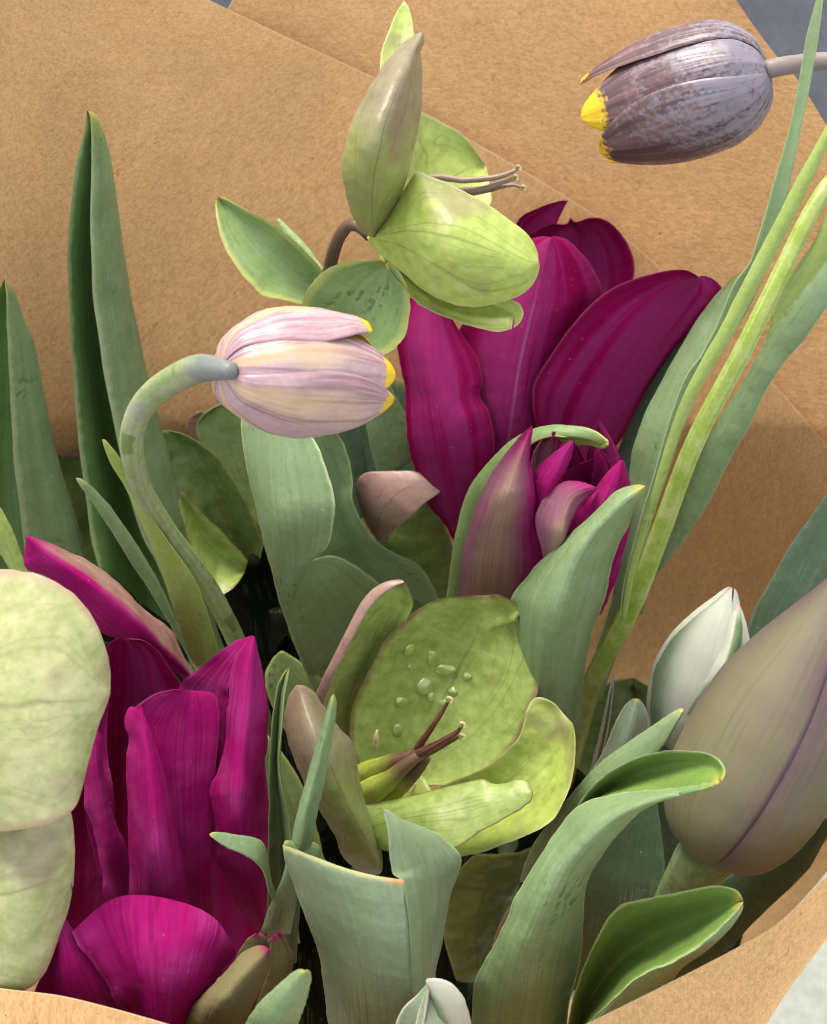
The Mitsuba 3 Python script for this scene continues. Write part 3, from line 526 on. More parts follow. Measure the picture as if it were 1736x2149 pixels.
# ------------------------------------------------------------------ dark fritillary, upper right
f = thing('fritillary', 'dark purple-grey nodding fritillary flower with bright yellow tips, upper right', 'flower')
fb, ft = (1616, 145, 309), (1244, 262, 322)
prof = [(0, 10), (.012, 30), (.03, 58), (.08, 88), (.16, 113), (.3, 130), (.45, 134), (.62, 127), (.78, 112), (.9, 96), (1, 80)]
for phi, half, sc, ln, tk, pw, jj, lf in ((140, 42, .95, .98, .03, 2.6, 0, 0), (-100, 44, .965, .975, .03, 2.2, 0, .02), (18, 46, .94, 1.01, .02, 2.4, 0, 0), (200, 42, 1.03, .96, .05, 2.4, 2, 0), (86, 40, 1.01, 1.0, .04, 1.6, 2, .14), (-40, 52, 1.03, .965, .05, 2.3, 2, 0)):
    add(f, 'tepal', solid(bell(fb, ft, prof, dict(phi=phi, half=half, scale=sc, len=ln, tuck=tk, ridge=.012, pow=pw, lift=lf, crumple=.05)), .5, u=grid_u(30), j=jj, front=None), 'fritillary')
add(f, 'stem', tube([(1606, 148, 308), (1622, 143, 308), (1645, 138, 308), (1680, 133, 309), (1736, 128, 309), (1800, 135, 307), (1850, 180, 304), (1850, 260, 298), (1790, 335, 292), (1742, 385, 288), (1660, 530, 287), (1575, 705, 288), (1500, 845, 291), (1437, 980, 296), (1386, 1120, 305), (1340, 1240, 313), (1288, 1345, 322), (1232, 1466, 336), (1200, 1580, 350), (1120, 1800, 400), (1000, 2200, 430)],
    [20, 18, 17, 18, 20, 21, 22, 23, 24, 25, 25, 26, 27, 29, 31, 28], 22, 260, j=9), 'stem')
S(f, 'leaf', 'leaf', c((316, 296, 284), 1300, 1310, 1318, 1184, 1338, 1109, 1373, 994, 1398, 904, 1443, 784, 1472, 745, 1500, 690, 1538, 600, 1578, 540, 1593, 490, 1618, 400, 1648, 300, 1673, 190, 1693, 75, 1712, 0, 1725, -70),
  c((318, 296, 283), 1312, 1310, 1335, 1190, 1362, 1115, 1400, 1000, 1430, 910, 1480, 800, 1520, 730, 1560, 670, 1600, 590, 1635, 520, 1650, 450, 1663, 360, 1688, 240, 1713, 110, 1727, 0, 1730, -70), t=.55, j=0, bulge=-.12, nv=140)
S(f, 'leaf', 'leaf', c((312, 285, 274), 1306, 1300, 1325, 1180, 1364, 1050, 1402, 920, 1450, 798, 1520, 672, 1570, 572, 1620, 478, 1680, 362, 1736, 262, 1765, 210), c((312, 285, 274), 1314, 1300, 1338, 1180, 1380, 1050, 1420, 930, 1470, 815, 1545, 690, 1592, 600, 1645, 500, 1700, 385, 1740, 300, 1772, 215), t=.55, j=2, bulge=.3, nv=140, label='thin bright yellow-green blade crossing in front')
S(f, 'leaf', 'leaf', c((292, 284), 1618, 640, 1650, 590, 1700, 520, 1740, 440, 1800, 360), c((296, 286), 1600, 730, 1660, 640, 1712, 575, 1750, 525, 1830, 450), t=.55, j=2, bulge=.12, nv=60)

# leaves round that stem
k = thing('tulip_leaf', 'long dark blue-green leaf leaning right behind the upright green stem', 'leaf')
S(k, None, 'leaf', c((345, 322, 306), 1330, 1290, 1370, 1180, 1420, 1060, 1480, 930, 1560, 800, 1640, 660, 1700, 580, 1740, 535, 1800, 470), c((345, 322, 306), 1350, 1290, 1376, 1212, 1433, 1139, 1483, 1064, 1523, 984, 1568, 904, 1603, 829, 1650, 757, 1693, 708, 1736, 645, 1800, 560), t=.55, j=0, bulge=.14, nv=110, nz=.3)
k = thing('tulip_leaf', 'pale blue-green leaf rising along the left of the upright green stem', 'leaf')
S(k, None, 'leaf', c((360, 332, 325, 322), 1215, 1470, 1245, 1380, 1275, 1290, 1300, 1150, 1312, 1060, 1323, 974, 1338, 909, 1363, 849, 1398, 784, 1443, 704, 1498, 625, 1560, 570), c((358, 330, 320, 318), 1260, 1470, 1290, 1390, 1325, 1300, 1355, 1150, 1375, 1060, 1410, 950, 1450, 830, 1490, 740, 1530, 660, 1572, 566), t=.55, j=0, bulge=.1, nv=110, nz=.3)
k = thing('tulip_leaf', 'dark shaded leaf tucked behind the right petal of the back tulip', 'leaf')
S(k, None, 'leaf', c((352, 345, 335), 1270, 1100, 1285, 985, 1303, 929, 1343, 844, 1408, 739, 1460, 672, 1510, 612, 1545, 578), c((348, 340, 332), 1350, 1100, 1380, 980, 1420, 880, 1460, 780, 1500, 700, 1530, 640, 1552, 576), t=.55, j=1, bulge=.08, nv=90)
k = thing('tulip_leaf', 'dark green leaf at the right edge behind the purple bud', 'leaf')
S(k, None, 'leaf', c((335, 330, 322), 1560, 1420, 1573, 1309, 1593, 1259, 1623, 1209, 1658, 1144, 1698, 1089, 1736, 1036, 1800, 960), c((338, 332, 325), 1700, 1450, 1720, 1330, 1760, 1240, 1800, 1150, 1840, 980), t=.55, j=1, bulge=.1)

# ------------------------------------------------------------------ small double tulip bud
d = thing('tulip', 'small half-open purple tulip bud held between two green leaves, right of the middle', 'tulip')
S(d, 'leaf', 'leaf', c((345, 332, 318, 306), 932, 1300, 938, 1254, 948, 1169, 963, 1094, 988, 1019, 1028, 969, 1068, 929, 1108, 906, 1148, 894, 1193, 893, 1243, 901, 1268, 916, 1276, 928), c((345, 330, 314, 308), 965, 1300, 975, 1240, 985, 1150, 1000, 1090, 1025, 1030, 1060, 985, 1095, 950, 1125, 928, 1150, 918, 1193, 916, 1235, 922, 1262, 932, 1275, 934), t=.55, j=4, bulge=.12, nv=130, label='slim leaf arching over the bud')
S(d, 'leaf', 'leaf', c((310, 309, 306), 1165, 915, 1190, 917, 1220, 915, 1250, 913, 1276, 926), c((314, 312, 306), 1170, 922, 1200, 934, 1235, 935, 1262, 942, 1276, 934), t=.6, j=2, bulge=-.15, nv=40, label='curled tip of the arching leaf')
# the crowd of inner petals, from the back to the front
for cv, jj in (((c((330, 316), 1245, 1080, 1240, 1000, 1244, 930, 1250, 900, 1256, 884), c((330, 314), 1285, 1080, 1275, 1000, 1272, 940, 1262, 905, 1257, 884), c((334, 320), 1330, 1080, 1322, 1010, 1303, 959, 1276, 911, 1258, 884)), 1),
           ((c((330, 314), 1110, 1080, 1112, 1010, 1116, 960, 1135, 925, 1162, 905), c((328, 310), 1140, 1080, 1138, 1010, 1146, 950, 1164, 905), c((332, 315), 1180, 1080, 1178, 1010, 1176, 950, 1165, 906)), 3),
           ((c((330, 315), 1130, 1080, 1132, 1000, 1150, 960, 1175, 935, 1199, 925), c((330, 313), 1190, 1080, 1185, 1000, 1188, 950, 1201, 925)), 1),
           ((c((328, 313), 1190, 1080, 1188, 1010, 1192, 960, 1203, 927), c((326, 312), 1260, 1080, 1250, 1010, 1228, 965, 1206, 928)), 1),
           ((c((326, 311), 1240, 1090, 1236, 1010, 1230, 970, 1240, 930), c((326, 312), 1300, 1090, 1292, 1010, 1275, 960, 1245, 925)), 1),
           ((c((328, 310), 1175, 1090, 1172, 1030, 1184, 992, 1215, 974, 1247, 960, 1250, 944), c((330, 316), 1280, 1090, 1275, 1030, 1262, 980, 1252, 944)), 0),
           ((c((322, 306), 1238, 1090, 1240, 1040, 1243, 1005, 1246, 980, 1248, 955, 1251, 942), c((324, 308), 1300, 1090, 1292, 1040, 1280, 1000, 1266, 960, 1253, 943)), 0),
           ((c((322, 306, 304), 1118, 1110, 1118, 1050, 1122, 995, 1145, 965, 1175, 942, 1199, 926), c((318, 302, 303), 1140, 1110, 1142, 1050, 1155, 1000, 1180, 960, 1201, 926), c((322, 307, 305), 1170, 1110, 1168, 1040, 1180, 1003, 1192, 975, 1202, 945, 1203, 927)), 0)):
    S(d, 'petal', 'petal', *cv, t=.35, j=jj, bulge=.06, nv=60, nu=26, nz=.2, wav=.25, edge=.1)
S(d, 'petal', 'petal', c((334, 312, 307, 304), 1165, 1260, 1166, 1190, 1172, 1135, 1200, 1093, 1233, 1043, 1254, 1020, 1276, 992, 1304, 966), c((330, 304, 303), 1215, 1280, 1240, 1170, 1270, 1080, 1295, 1010, 1305, 966), c((340, 322, 310), 1262, 1290, 1290, 1225, 1312, 1150, 1324, 1085, 1321, 1010, 1312, 980, 1306, 966), t=.4, j=0, nv=80, nu=36, nz=.2, wav=.25, edge=.1)
S(d, 'petal', 'petal', c((325, 308, 304, 303), 1158, 1230, 1141, 1166, 1127, 1121, 1124, 1093, 1130, 1066, 1144, 1044, 1169, 1019, 1197, 1010, 1228, 1015), c((320, 301, 301), 1172, 1230, 1172, 1160, 1178, 1100, 1195, 1050, 1250, 1022), c((326, 306, 304), 1185, 1230, 1183, 1150, 1200, 1098, 1233, 1048, 1252, 1023), t=.4, j=3, nv=80, nu=36, nz=.2, wav=.25, edge=.1)
S(d, 'petal', 'petal', c((340, 326, 312, 308), 955, 1300, 963, 1244, 970, 1179, 980, 1129, 993, 1079, 1013, 1029, 1038, 984, 1068, 944, 1093, 914, 1115, 894), c((338, 318, 298, 302), 1020, 1300, 1025, 1220, 1035, 1140, 1055, 1060, 1085, 970, 1116, 894), c((338, 320, 306, 304), 1095, 1300, 1140, 1230, 1143, 1180, 1130, 1120, 1126, 1080, 1129, 1034, 1120, 1000, 1114, 964, 1116, 925, 1118, 895), t=.4, j=3, nv=110, nu=40, nz=.3, wav=.15, label='large outer petal fading to green and cream')
S(d, 'leaf', 'leaf', c((335, 312, 296), 1085, 1540, 1075, 1400, 1070, 1300, 1075, 1250, 1098, 1219, 1138, 1174, 1188, 1129, 1238, 1084, 1283, 1039, 1318, 1021, 1353, 1018), c((322, 298, 294), 1150, 1540, 1150, 1400, 1165, 1290, 1200, 1190, 1260, 1100, 1320, 1045, 1355, 1020), c((338, 314, 297), 1215, 1540, 1233, 1379, 1243, 1329, 1268, 1259, 1283, 1194, 1298, 1144, 1318, 1104, 1333, 1064, 1350, 1036, 1356, 1022), t=.55, j=3 + 2, nv=120, nu=40, nz=.2, label='pointed blue-green leaf in front of the bud')
add(d, 'stem', tube([(1150, 1240, 335), (1120, 1500, 370), (1060, 1800, 405), (950, 2200, 430)], [30, 26, 26]), 'stem')

# ------------------------------------------------------------------ white tulip bud and purple bud on the right
w = thing('tulip', 'white tulip bud streaked with green behind the purple bud', 'tulip')
wb, wt = (1415, 1560, 326), (1538, 1232, 318)
wp = [(0, 45), (.1, 72), (.25, 92), (.42, 100), (.6, 88), (.78, 58), (.9, 30), (.97, 14), (1, 5)]
for phi, half, sc, jj in ((180, 75, .93, 1), (60, 62, .96, 1), (-70, 62, .97, 1), (-12, 60, 1.02, 1)):
    add(w, 'tepal', solid(bell(wb, wt, wp, dict(phi=phi, half=half, scale=sc, shape=(.7, .45), pow=3.2)), .45, u=grid_u(30), j=jj, front=1 if abs(phi) < 100 else -1), 'bud')
S(w, 'tepal', 'bud', c((314, 302, 306), 1440, 1500, 1480, 1430, 1513, 1364, 1528, 1309, 1542, 1278, 1548, 1268), c((312, 298, 306), 1500, 1500, 1520, 1420, 1545, 1330, 1549, 1268), c((316, 306, 307), 1560, 1480, 1575, 1400, 1574, 1350, 1568, 1315, 1558, 1284, 1550, 1268), t=.45, j=2, nv=70, label='front tepal with a green middle stripe')
add(w, 'stem', tube([(1415, 1560, 327), (1390, 1650, 345), (1300, 1900, 395), (1050, 2250, 430)], [26, 24, 24]), 'stem')

b = thing('tulip', 'large closed dusky purple tulip bud cut by the right edge', 'tulip')
bb, be = (1485, 1806, 285), (1858, 1120, 280)
bp = [(0, 42), (.03, 92), (.08, 128), (.14, 150), (.24, 166), (.36, 168), (.47, 158), (.6, 128), (.75, 80), (.9, 32), (1, 4)]
for phi, half, sc in ((180, 66, .95), (-100, 66, .95), (85, 70, .97)):
    add(b, 'tepal', solid(bell(bb, be, bp, dict(phi=phi, half=half, scale=sc, shape=(.75, .4), pow=2.2), nv=80), .5, u=grid_u(30), front=-1 if phi == 180 else 1), 'bud')
add(b, 'tepal', solid(bell(bb, be, bp, dict(phi=70, half=76, scale=.985, shape=(.95, .4), pow=2.4, tuck=.01), nv=90, nu=40), .6, u=grid_u(40)), 'bud')
add(b, 'tepal', solid(bell(bb, be, bp, dict(phi=-50, half=68, scale=1.025, shape=(.95, .4), pow=2.4, tuck=.008), nv=100, nu=44), .6, u=grid_u(44)), 'bud')
add(b, 'stem', tube([(1510, 1775, 287), (1470, 1810, 290), (1440, 1870, 298), (1380, 1990, 320), (1250, 2200, 380), (1000, 2500, 430)], [60, 52, 46, 44, 40], 24, 80, j=0), 'stem')

# ------------------------------------------------------------------ leaves around the lower right
k = thing('tulip_leaf', 'dark green leaf running up to the right under the purple bud', 'leaf')
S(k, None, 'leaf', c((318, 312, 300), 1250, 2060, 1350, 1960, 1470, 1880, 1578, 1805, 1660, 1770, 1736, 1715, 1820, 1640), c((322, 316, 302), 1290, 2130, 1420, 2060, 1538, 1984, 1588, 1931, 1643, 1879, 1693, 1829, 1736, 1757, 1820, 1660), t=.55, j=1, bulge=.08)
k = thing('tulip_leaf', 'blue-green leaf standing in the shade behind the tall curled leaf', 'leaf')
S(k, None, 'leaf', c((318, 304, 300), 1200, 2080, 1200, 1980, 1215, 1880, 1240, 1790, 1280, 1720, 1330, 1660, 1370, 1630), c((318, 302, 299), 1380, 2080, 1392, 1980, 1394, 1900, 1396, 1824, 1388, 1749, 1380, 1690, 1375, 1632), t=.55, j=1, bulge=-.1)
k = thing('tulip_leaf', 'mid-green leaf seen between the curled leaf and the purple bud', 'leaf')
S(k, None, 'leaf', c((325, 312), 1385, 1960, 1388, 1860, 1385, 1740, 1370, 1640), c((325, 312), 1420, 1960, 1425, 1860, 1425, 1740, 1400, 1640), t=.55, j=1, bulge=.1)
k = thing('tulip_leaf', 'blue-green leaf with narrow pointed tip just above the curled leaf', 'leaf')
S(k, None, 'leaf', c((322, 302, 296), 1090, 1850, 1130, 1756, 1198, 1669, 1248, 1612, 1298, 1572, 1348, 1538, 1398, 1504, 1433, 1486), c((320, 298, 295), 1180, 1850, 1220, 1740, 1270, 1670, 1330, 1610, 1380, 1580, 1410, 1540, 1436, 1490), t=.7, j=0, bulge=.1)
k = thing('tulip_leaf', 'short green leaf tip with white and pink rim beside the upright stem', 'leaf')
S(k, None, 'leaf', c((330, 318, 312), 1200, 1700, 1238, 1624, 1268, 1574, 1288, 1524, 1308, 1486, 1333, 1466), c((326, 312, 310), 1260, 1700, 1290, 1620, 1315, 1550, 1330, 1500, 1335, 1466), c((330, 318, 312), 1340, 1700, 1358, 1600, 1363, 1524, 1355, 1488, 1337, 1466), t=.7, j=3)
k = thing('tulip_leaf', 'thin white-edged leaf sliver hugging the foot of the upright stem', 'leaf')
S(k, None, 'bud', c((340, 326), 1215, 1680, 1243, 1600, 1262, 1520, 1278, 1450, 1288, 1412), c((340, 326), 1240, 1650, 1268, 1565, 1284, 1480, 1290, 1412), t=.6, j=2, bulge=.1)
k = thing('tulip_leaf', 'tall curled leaf with bright green inside and pink tip, lower right of the middle', 'leaf')
S(k, None, 'leaf', c((290, 272, 262, 248), 985, 2200, 990, 2149, 993, 2084, 1008, 2034, 1038, 1979, 1063, 1929, 1083, 1879, 1113, 1829, 1148, 1774, 1180, 1727, 1218, 1690, 1268, 1671, 1333, 1663, 1398, 1660, 1483, 1646, 1508, 1640),
  c((282, 264, 254, 246), 1080, 2200, 1085, 2149, 1095, 2080, 1110, 2000, 1140, 1920, 1170, 1850, 1210, 1790, 1260, 1740, 1320, 1700, 1400, 1672, 1480, 1654, 1510, 1642),
  c((292, 276, 264, 247), 1188, 2200, 1190, 2149, 1198, 2089, 1213, 2039, 1223, 1989, 1223, 1939, 1226, 1889, 1238, 1839, 1263, 1799, 1298, 1749, 1328, 1716, 1390, 1676, 1470, 1656, 1512, 1644), t=.55, j=0, nv=140, nu=40, nz=.3)
S(k, 'curled_tip', 'leaf', c((268, 262, 246), 1190, 1735, 1218, 1684, 1248, 1647, 1293, 1613, 1343, 1589, 1398, 1576, 1458, 1577, 1503, 1589, 1521, 1614, 1514, 1640), c((276, 268, 249), 1215, 1730, 1250, 1680, 1300, 1645, 1350, 1622, 1400, 1612, 1460, 1608, 1500, 1615, 1512, 1640), c((270, 262, 247), 1190, 1740, 1225, 1700, 1268, 1674, 1333, 1665, 1398, 1661, 1470, 1650, 1510, 1642), t=.55, j=5, front=-1, nv=80, nu=30, label='bright green inner face of the curled tip')
k = thing('tulip_leaf', 'cupped bright green leaf with reddish tip at the bottom right, above the paper', 'leaf')
S(k, 'blade', 'leaf', c((286, 268, 258, 250), 1185, 2210, 1193, 2149, 1203, 2099, 1218, 2044, 1238, 1999, 1263, 1949, 1288, 1914, 1318, 1893, 1368, 1884, 1433, 1870, 1493, 1860, 1540, 1866, 1560, 1890), c((296, 284, 272, 252), 1205, 2210, 1230, 2120, 1270, 2050, 1330, 1990, 1400, 1950, 1480, 1920, 1558, 1892),
  c((282, 262, 252, 248), 1230, 2210, 1238, 2145, 1278, 2109, 1308, 2079, 1348, 2048, 1418, 2017, 1468, 1986, 1518, 1942, 1561, 1893), t=.55, j=5, front=-1, nv=110, nu=44)
S(k, 'outer_fold', 'leaf', c((281, 262.5, 253, 249), 1232, 2210, 1240, 2146, 1280, 2108, 1310, 2077, 1350, 2046, 1420, 2014, 1468, 1984, 1518, 1942, 1558, 1896), c((288, 266, 258, 250), 1330, 2230, 1345, 2150, 1375, 2100, 1400, 2072, 1436, 2022, 1480, 1990, 1525, 1948, 1560, 1900), t=.7, j=0, nv=90, bulge=.08, label='grey-green outside turned over along the lower rim')
k = thing('tulip_leaf', 'small folded leaf tip lit white at the bottom edge, right of the broad funnel leaf', 'leaf')
S(k, None, 'leaf', c((262, 256), 815, 2230, 830, 2149, 850, 2110, 880, 2083, 900, 2060), c((256, 252), 880, 2230, 890, 2149, 895, 2110, 898, 2074, 902, 2058), t=.6, j=3, bulge=-.15, nv=50)
S(k, 'turned_side', 'bud', c((258, 252), 945, 2240, 925, 2149, 905, 2090, 898, 2074, 893, 2058), c((260, 256, 252), 1010, 2240, 990, 2149, 980, 2110, 960, 2075, 930, 2056, 896, 2054), t=.6, j=1, bulge=.12, nv=50)
S(k, 'keel', 'leaf', c((256, 255), 862, 2240, 872, 2149, 885, 2105, 896, 2078), c((256, 255), 960, 2240, 945, 2149, 920, 2105, 900, 2078), t=.6, j=3, bulge=.2, nv=40)

# ------------------------------------------------------------------ middle hellebore
m = thing('hellebore_flower', 'open green hellebore flower with water drops and brown styles, centre of the lower half', 'flower')
S(m, 'sepal', 'sepal', c((326, 310, 306), 700, 1560, 668, 1500, 664, 1455, 690, 1400, 720, 1340, 750, 1280, 780, 1240, 812, 1222), c((332, 322, 311), 760, 1580, 735, 1520, 755, 1430, 790, 1360, 830, 1290, 838, 1222), c((330, 318, 309), 800, 1560, 790, 1450, 820, 1370, 850, 1310, 866, 1272, 862, 1240, 846, 1219), t=.45, j=3, nv=100, nz=.4)
MG = S(m, 'sepal', 'sepal', c((322, 316, 312), 770, 1640, 740, 1580, 735, 1520, 748, 1460, 775, 1405, 803, 1352, 842, 1307, 890, 1272, 950, 1251), c((324, 322, 314), 840, 1650, 880, 1560, 930, 1460, 980, 1360, 1015, 1280, 1022, 1248), c((318, 312, 310), 900, 1650, 970, 1640, 1035, 1608, 1082, 1558, 1112, 1498, 1128, 1455, 1136, 1400, 1139, 1335, 1132, 1294, 1112, 1279, 1088, 1300, 1096, 1276, 1068, 1256, 1030, 1248), t=.5, j=3, nv=150, nu=60, nz=.45, label='broad back sepal with a notched top and water drops')
S(m, 'sepal', 'sepal', c((314, 306, 302), 780, 1700, 900, 1660, 1000, 1620, 1080, 1560, 1122, 1466, 1150, 1468, 1170, 1482), c((314, 308, 302), 800, 1720, 930, 1720, 1050, 1670, 1150, 1580, 1190, 1505), c((306, 296, 298), 820, 1730, 900, 1780, 968, 1796, 1008, 1789, 1068, 1769, 1128, 1744, 1168, 1709, 1193, 1659, 1204, 1614, 1208, 1559, 1200, 1515), t=.5, j=0, nv=120, nu=44, nz=.5, label='bright right-hand sepal with a browned edge')
S(m, 'sepal', 'sepal', c((304, 297, 292), 745, 1710, 765, 1690, 868, 1669, 928, 1654, 968, 1643, 1013, 1635, 1032, 1645, 1060, 1645, 1088, 1637, 1112, 1643), c((301, 293, 291), 760, 1740, 850, 1715, 950, 1700, 1050, 1675, 1116, 1655), c((300, 290, 290), 790, 1780, 880, 1795, 950, 1785, 1018, 1740, 1068, 1713, 1108, 1688, 1119, 1660), t=.5, j=3, nv=90, nu=36, nz=.3, label='front sepal folded up with a red-brown rim')
S(m, 'sepal', 'sepal', c((322, 319), 720, 1620, 780, 1606, 840, 1604, 900, 1640), c((322, 316), 740, 1760, 800, 1740, 860, 1720, 905, 1670), t=.5, j=0, bulge=-.05, nv=50, label='hidden base of the cup behind the styles')
S(m, 'sepal_rim', 'sepal', c((323, 307, 303), 700, 1560, 667, 1500, 663, 1455, 689, 1400, 719, 1340, 749, 1280, 779, 1240, 812, 1221, 845, 1217), c((321, 306, 302), 712, 1560, 686, 1500, 683, 1465, 706, 1410, 736, 1350, 764, 1296, 792, 1258, 820, 1236, 848, 1222), t=.4, j=4, nv=70, nu=14, bulge=.1, label='beige-pink margin folded over the upper left sepal')
S(m, 'sepal', 'sepal', c((306, 290, 287, 290), 796, 1836, 740, 1819, 715, 1789, 700, 1749, 675, 1709, 645, 1659, 625, 1614, 605, 1559, 597, 1514, 602, 1474, 622, 1437), c((302, 285, 280, 288), 800, 1830, 770, 1780, 740, 1720, 710, 1660, 680, 1590, 650, 1510, 628, 1437), c((308, 296, 290, 291), 803, 1822, 795, 1779, 780, 1729, 762, 1669, 750, 1604, 740, 1562, 715, 1532, 685, 1492, 660, 1456, 634, 1438), t=.5, j=1, nv=110, nu=40, nz=.4, label='long left sepal flushed dusty pink')
for pts, r in (([(745, 1655, 318), (770, 1625, 308), (810, 1605, 303), (850, 1590, 301), (880, 1580, 300)], [26, 30, 26, 18, 11]), ([(750, 1690, 316), (780, 1660, 304), (830, 1625, 299), (865, 1595, 298), (888, 1580, 298)], [26, 30, 28, 18, 11]), ([(770, 1700, 318), (800, 1670, 308), (850, 1640, 304), (880, 1610, 302), (895, 1590, 301)], [24, 30, 27, 18, 10])):
    add(m, 'carpel', tube(pts, r, 18, 60, j=5, bump=.2), 'stem')
for pts, r in (([(868, 1588, 299), (900, 1572, 296), (930, 1555, 294), (960, 1536, 293), (968, 1523, 292)], [11, 10, 8, 6, 4]), ([(872, 1580, 301), (890, 1550, 298), (915, 1515, 296), (932, 1488, 295), (941, 1470, 294)], [9, 8, 6, 5, 3]), ([(878, 1590, 300), (915, 1570, 298), (945, 1555, 296), (963, 1545, 295), (968, 1548, 295)], [11, 9, 8, 6, 4])):
    st = add(m, 'style', tube(pts, r, 12, 50, j=6, bump=.15), 'stem')
    x, y, dd = pts[-1]
    add(st, 'stigma', tube([(x - 2, y + 2, dd), (x + 2, y - 6, dd - 1), (x + 8, y - 2, dd - 1), (x + 6, y + 6, dd - 1)], [3.5, 3.5, 3, 2], 8, 20, j=7), 'stem')
add(m, 'stamen', tube([(786, 1590, 306), (788, 1572, 304), (789, 1558, 303), (791, 1536, 302), (792, 1532, 302)], [2, 2, 7, 6, 2], 10, 30, j=7), 'stem')
add(m, 'stamen', tube([(855, 1690, 302), (862, 1668, 299), (868, 1655, 298), (874, 1644, 297)], [2, 5, 5, 2], 10, 30, j=7), 'stem')
add(m, 'stem', tube([(770, 1700, 325), (760, 1800, 350), (800, 2000, 395), (850, 2250, 430)], [22, 22, 22]), 'stem')
# water drops lying on the broad sepal
def pix(G):
    q = G - CAM; dd = q @ Fw
    return q @ Rt / dd / TX * W0 / 2 + W0 / 2, -(q @ Up) / dd / TX * W0 / 2 + H0 / 2
gx, gy = pix(MG); GN = normals(MG); GN *= np.sign((GN * (CAM - MG)).sum(2))[..., None]
rng = np.random.default_rng(4)
DROPS = ('oval water drop highest up on the left of the broad sepal', 'oval water drop just right of the highest left one', 'tiny round water drop below the highest left one', 'largest water drop, in the middle of the group', 'wide flat water drop right of the centre of the group', 'small water drop right of the largest one', 'round water drop at the left, below the tiny one', 'lowest water drop on the left, near the stamen', 'very small water drop touching the underside of the largest one', 'small round water drop farthest to the right', 'tiny water drop nearest the brown styles')
for di, (x, y, rx, ry) in enumerate(((855, 1362, 13, 19), (906, 1380, 11, 19), (858, 1400, 6, 8), (888, 1440, 22, 20), (935, 1405, 22, 14), (952, 1450, 12, 10), (840, 1470, 14, 12), (835, 1530, 12, 16), (905, 1462, 9, 12), (985, 1420, 10, 8), (930, 1475, 9, 7))):
    i, jn = np.unravel_index(np.argmin((gx - x) ** 2 + (gy - y) ** 2), gx.shape)
    o, nn = MG[i, jn], GN[i, jn]; a = unit(np.cross(nn, Up)); bx = np.cross(nn, a)
    s = trimesh.creation.icosphere(subdivisions=3); v = s.vertices
    rad = 1 + .5 * (meshkit.noise(v * 1.3 + x) - .5)
    r1, r2 = px(rx, 310), px(ry, 310)
    v = v * rad[:, None]; v[:, 2] = np.where(v[:, 2] > 0, v[:, 2], v[:, 2] * .25)
    s.vertices = o + nn * 4.5e-4 + v[:, :1] * a * r1 + v[:, 1:2] * bx * r2 + v[:, 2:] * nn * min(r1, r2) * .55
    kk = number('water_drop'); scene[kk] = mikit.ply(s, 'material_water', smooth=True)
    labels[kk] = {'label': DROPS[di], 'category': 'water drop', 'group': 'water drops on the middle hellebore'}

# dark flower deep in the gap
g = thing('hellebore_flower', 'dark brownish green hellebore deep in the shaded gap under the middle hellebore', 'flower')
S(g, 'sepal', 'sepal', c((368, 355), 960, 2060, 930, 1960, 940, 1860, 1000, 1790), c((372, 358), 1040, 2060, 1060, 1960, 1090, 1860, 1150, 1760), t=.5, j=5, bulge=.1, nz=1.5, nzs=8)
S(g, 'sepal', 'sepal', c((362, 350), 1020, 2120, 1030, 2000, 1060, 1920, 1120, 1860), c((362, 350), 1120, 2120, 1130, 2020, 1160, 1930, 1190, 1850), t=.5, j=4, bulge=.1, nz=1.2, nzs=8)
g = thing('hellebore_leaf', 'small dark green hellebore leaf behind the thin blades left of the middle hellebore', 'leaf')
S(g, None, 'leaf', c((352, 342), 620, 1560, 570, 1480, 556, 1420, 570, 1385, 590, 1366), c((350, 342), 690, 1530, 690, 1450, 660, 1410, 625, 1385, 594, 1366), t=.5, j=4, bulge=.12)
g = thing('tulip_leaf', 'olive leaf deep in the shade just right of the magenta tulip', 'leaf')
S(g, None, 'leaf', c((345, 338), 590, 1900, 560, 1750, 545, 1650, 548, 1560), c((345, 338), 690, 1850, 660, 1720, 620, 1620, 560, 1540), t=.6, j=4, bulge=.1)

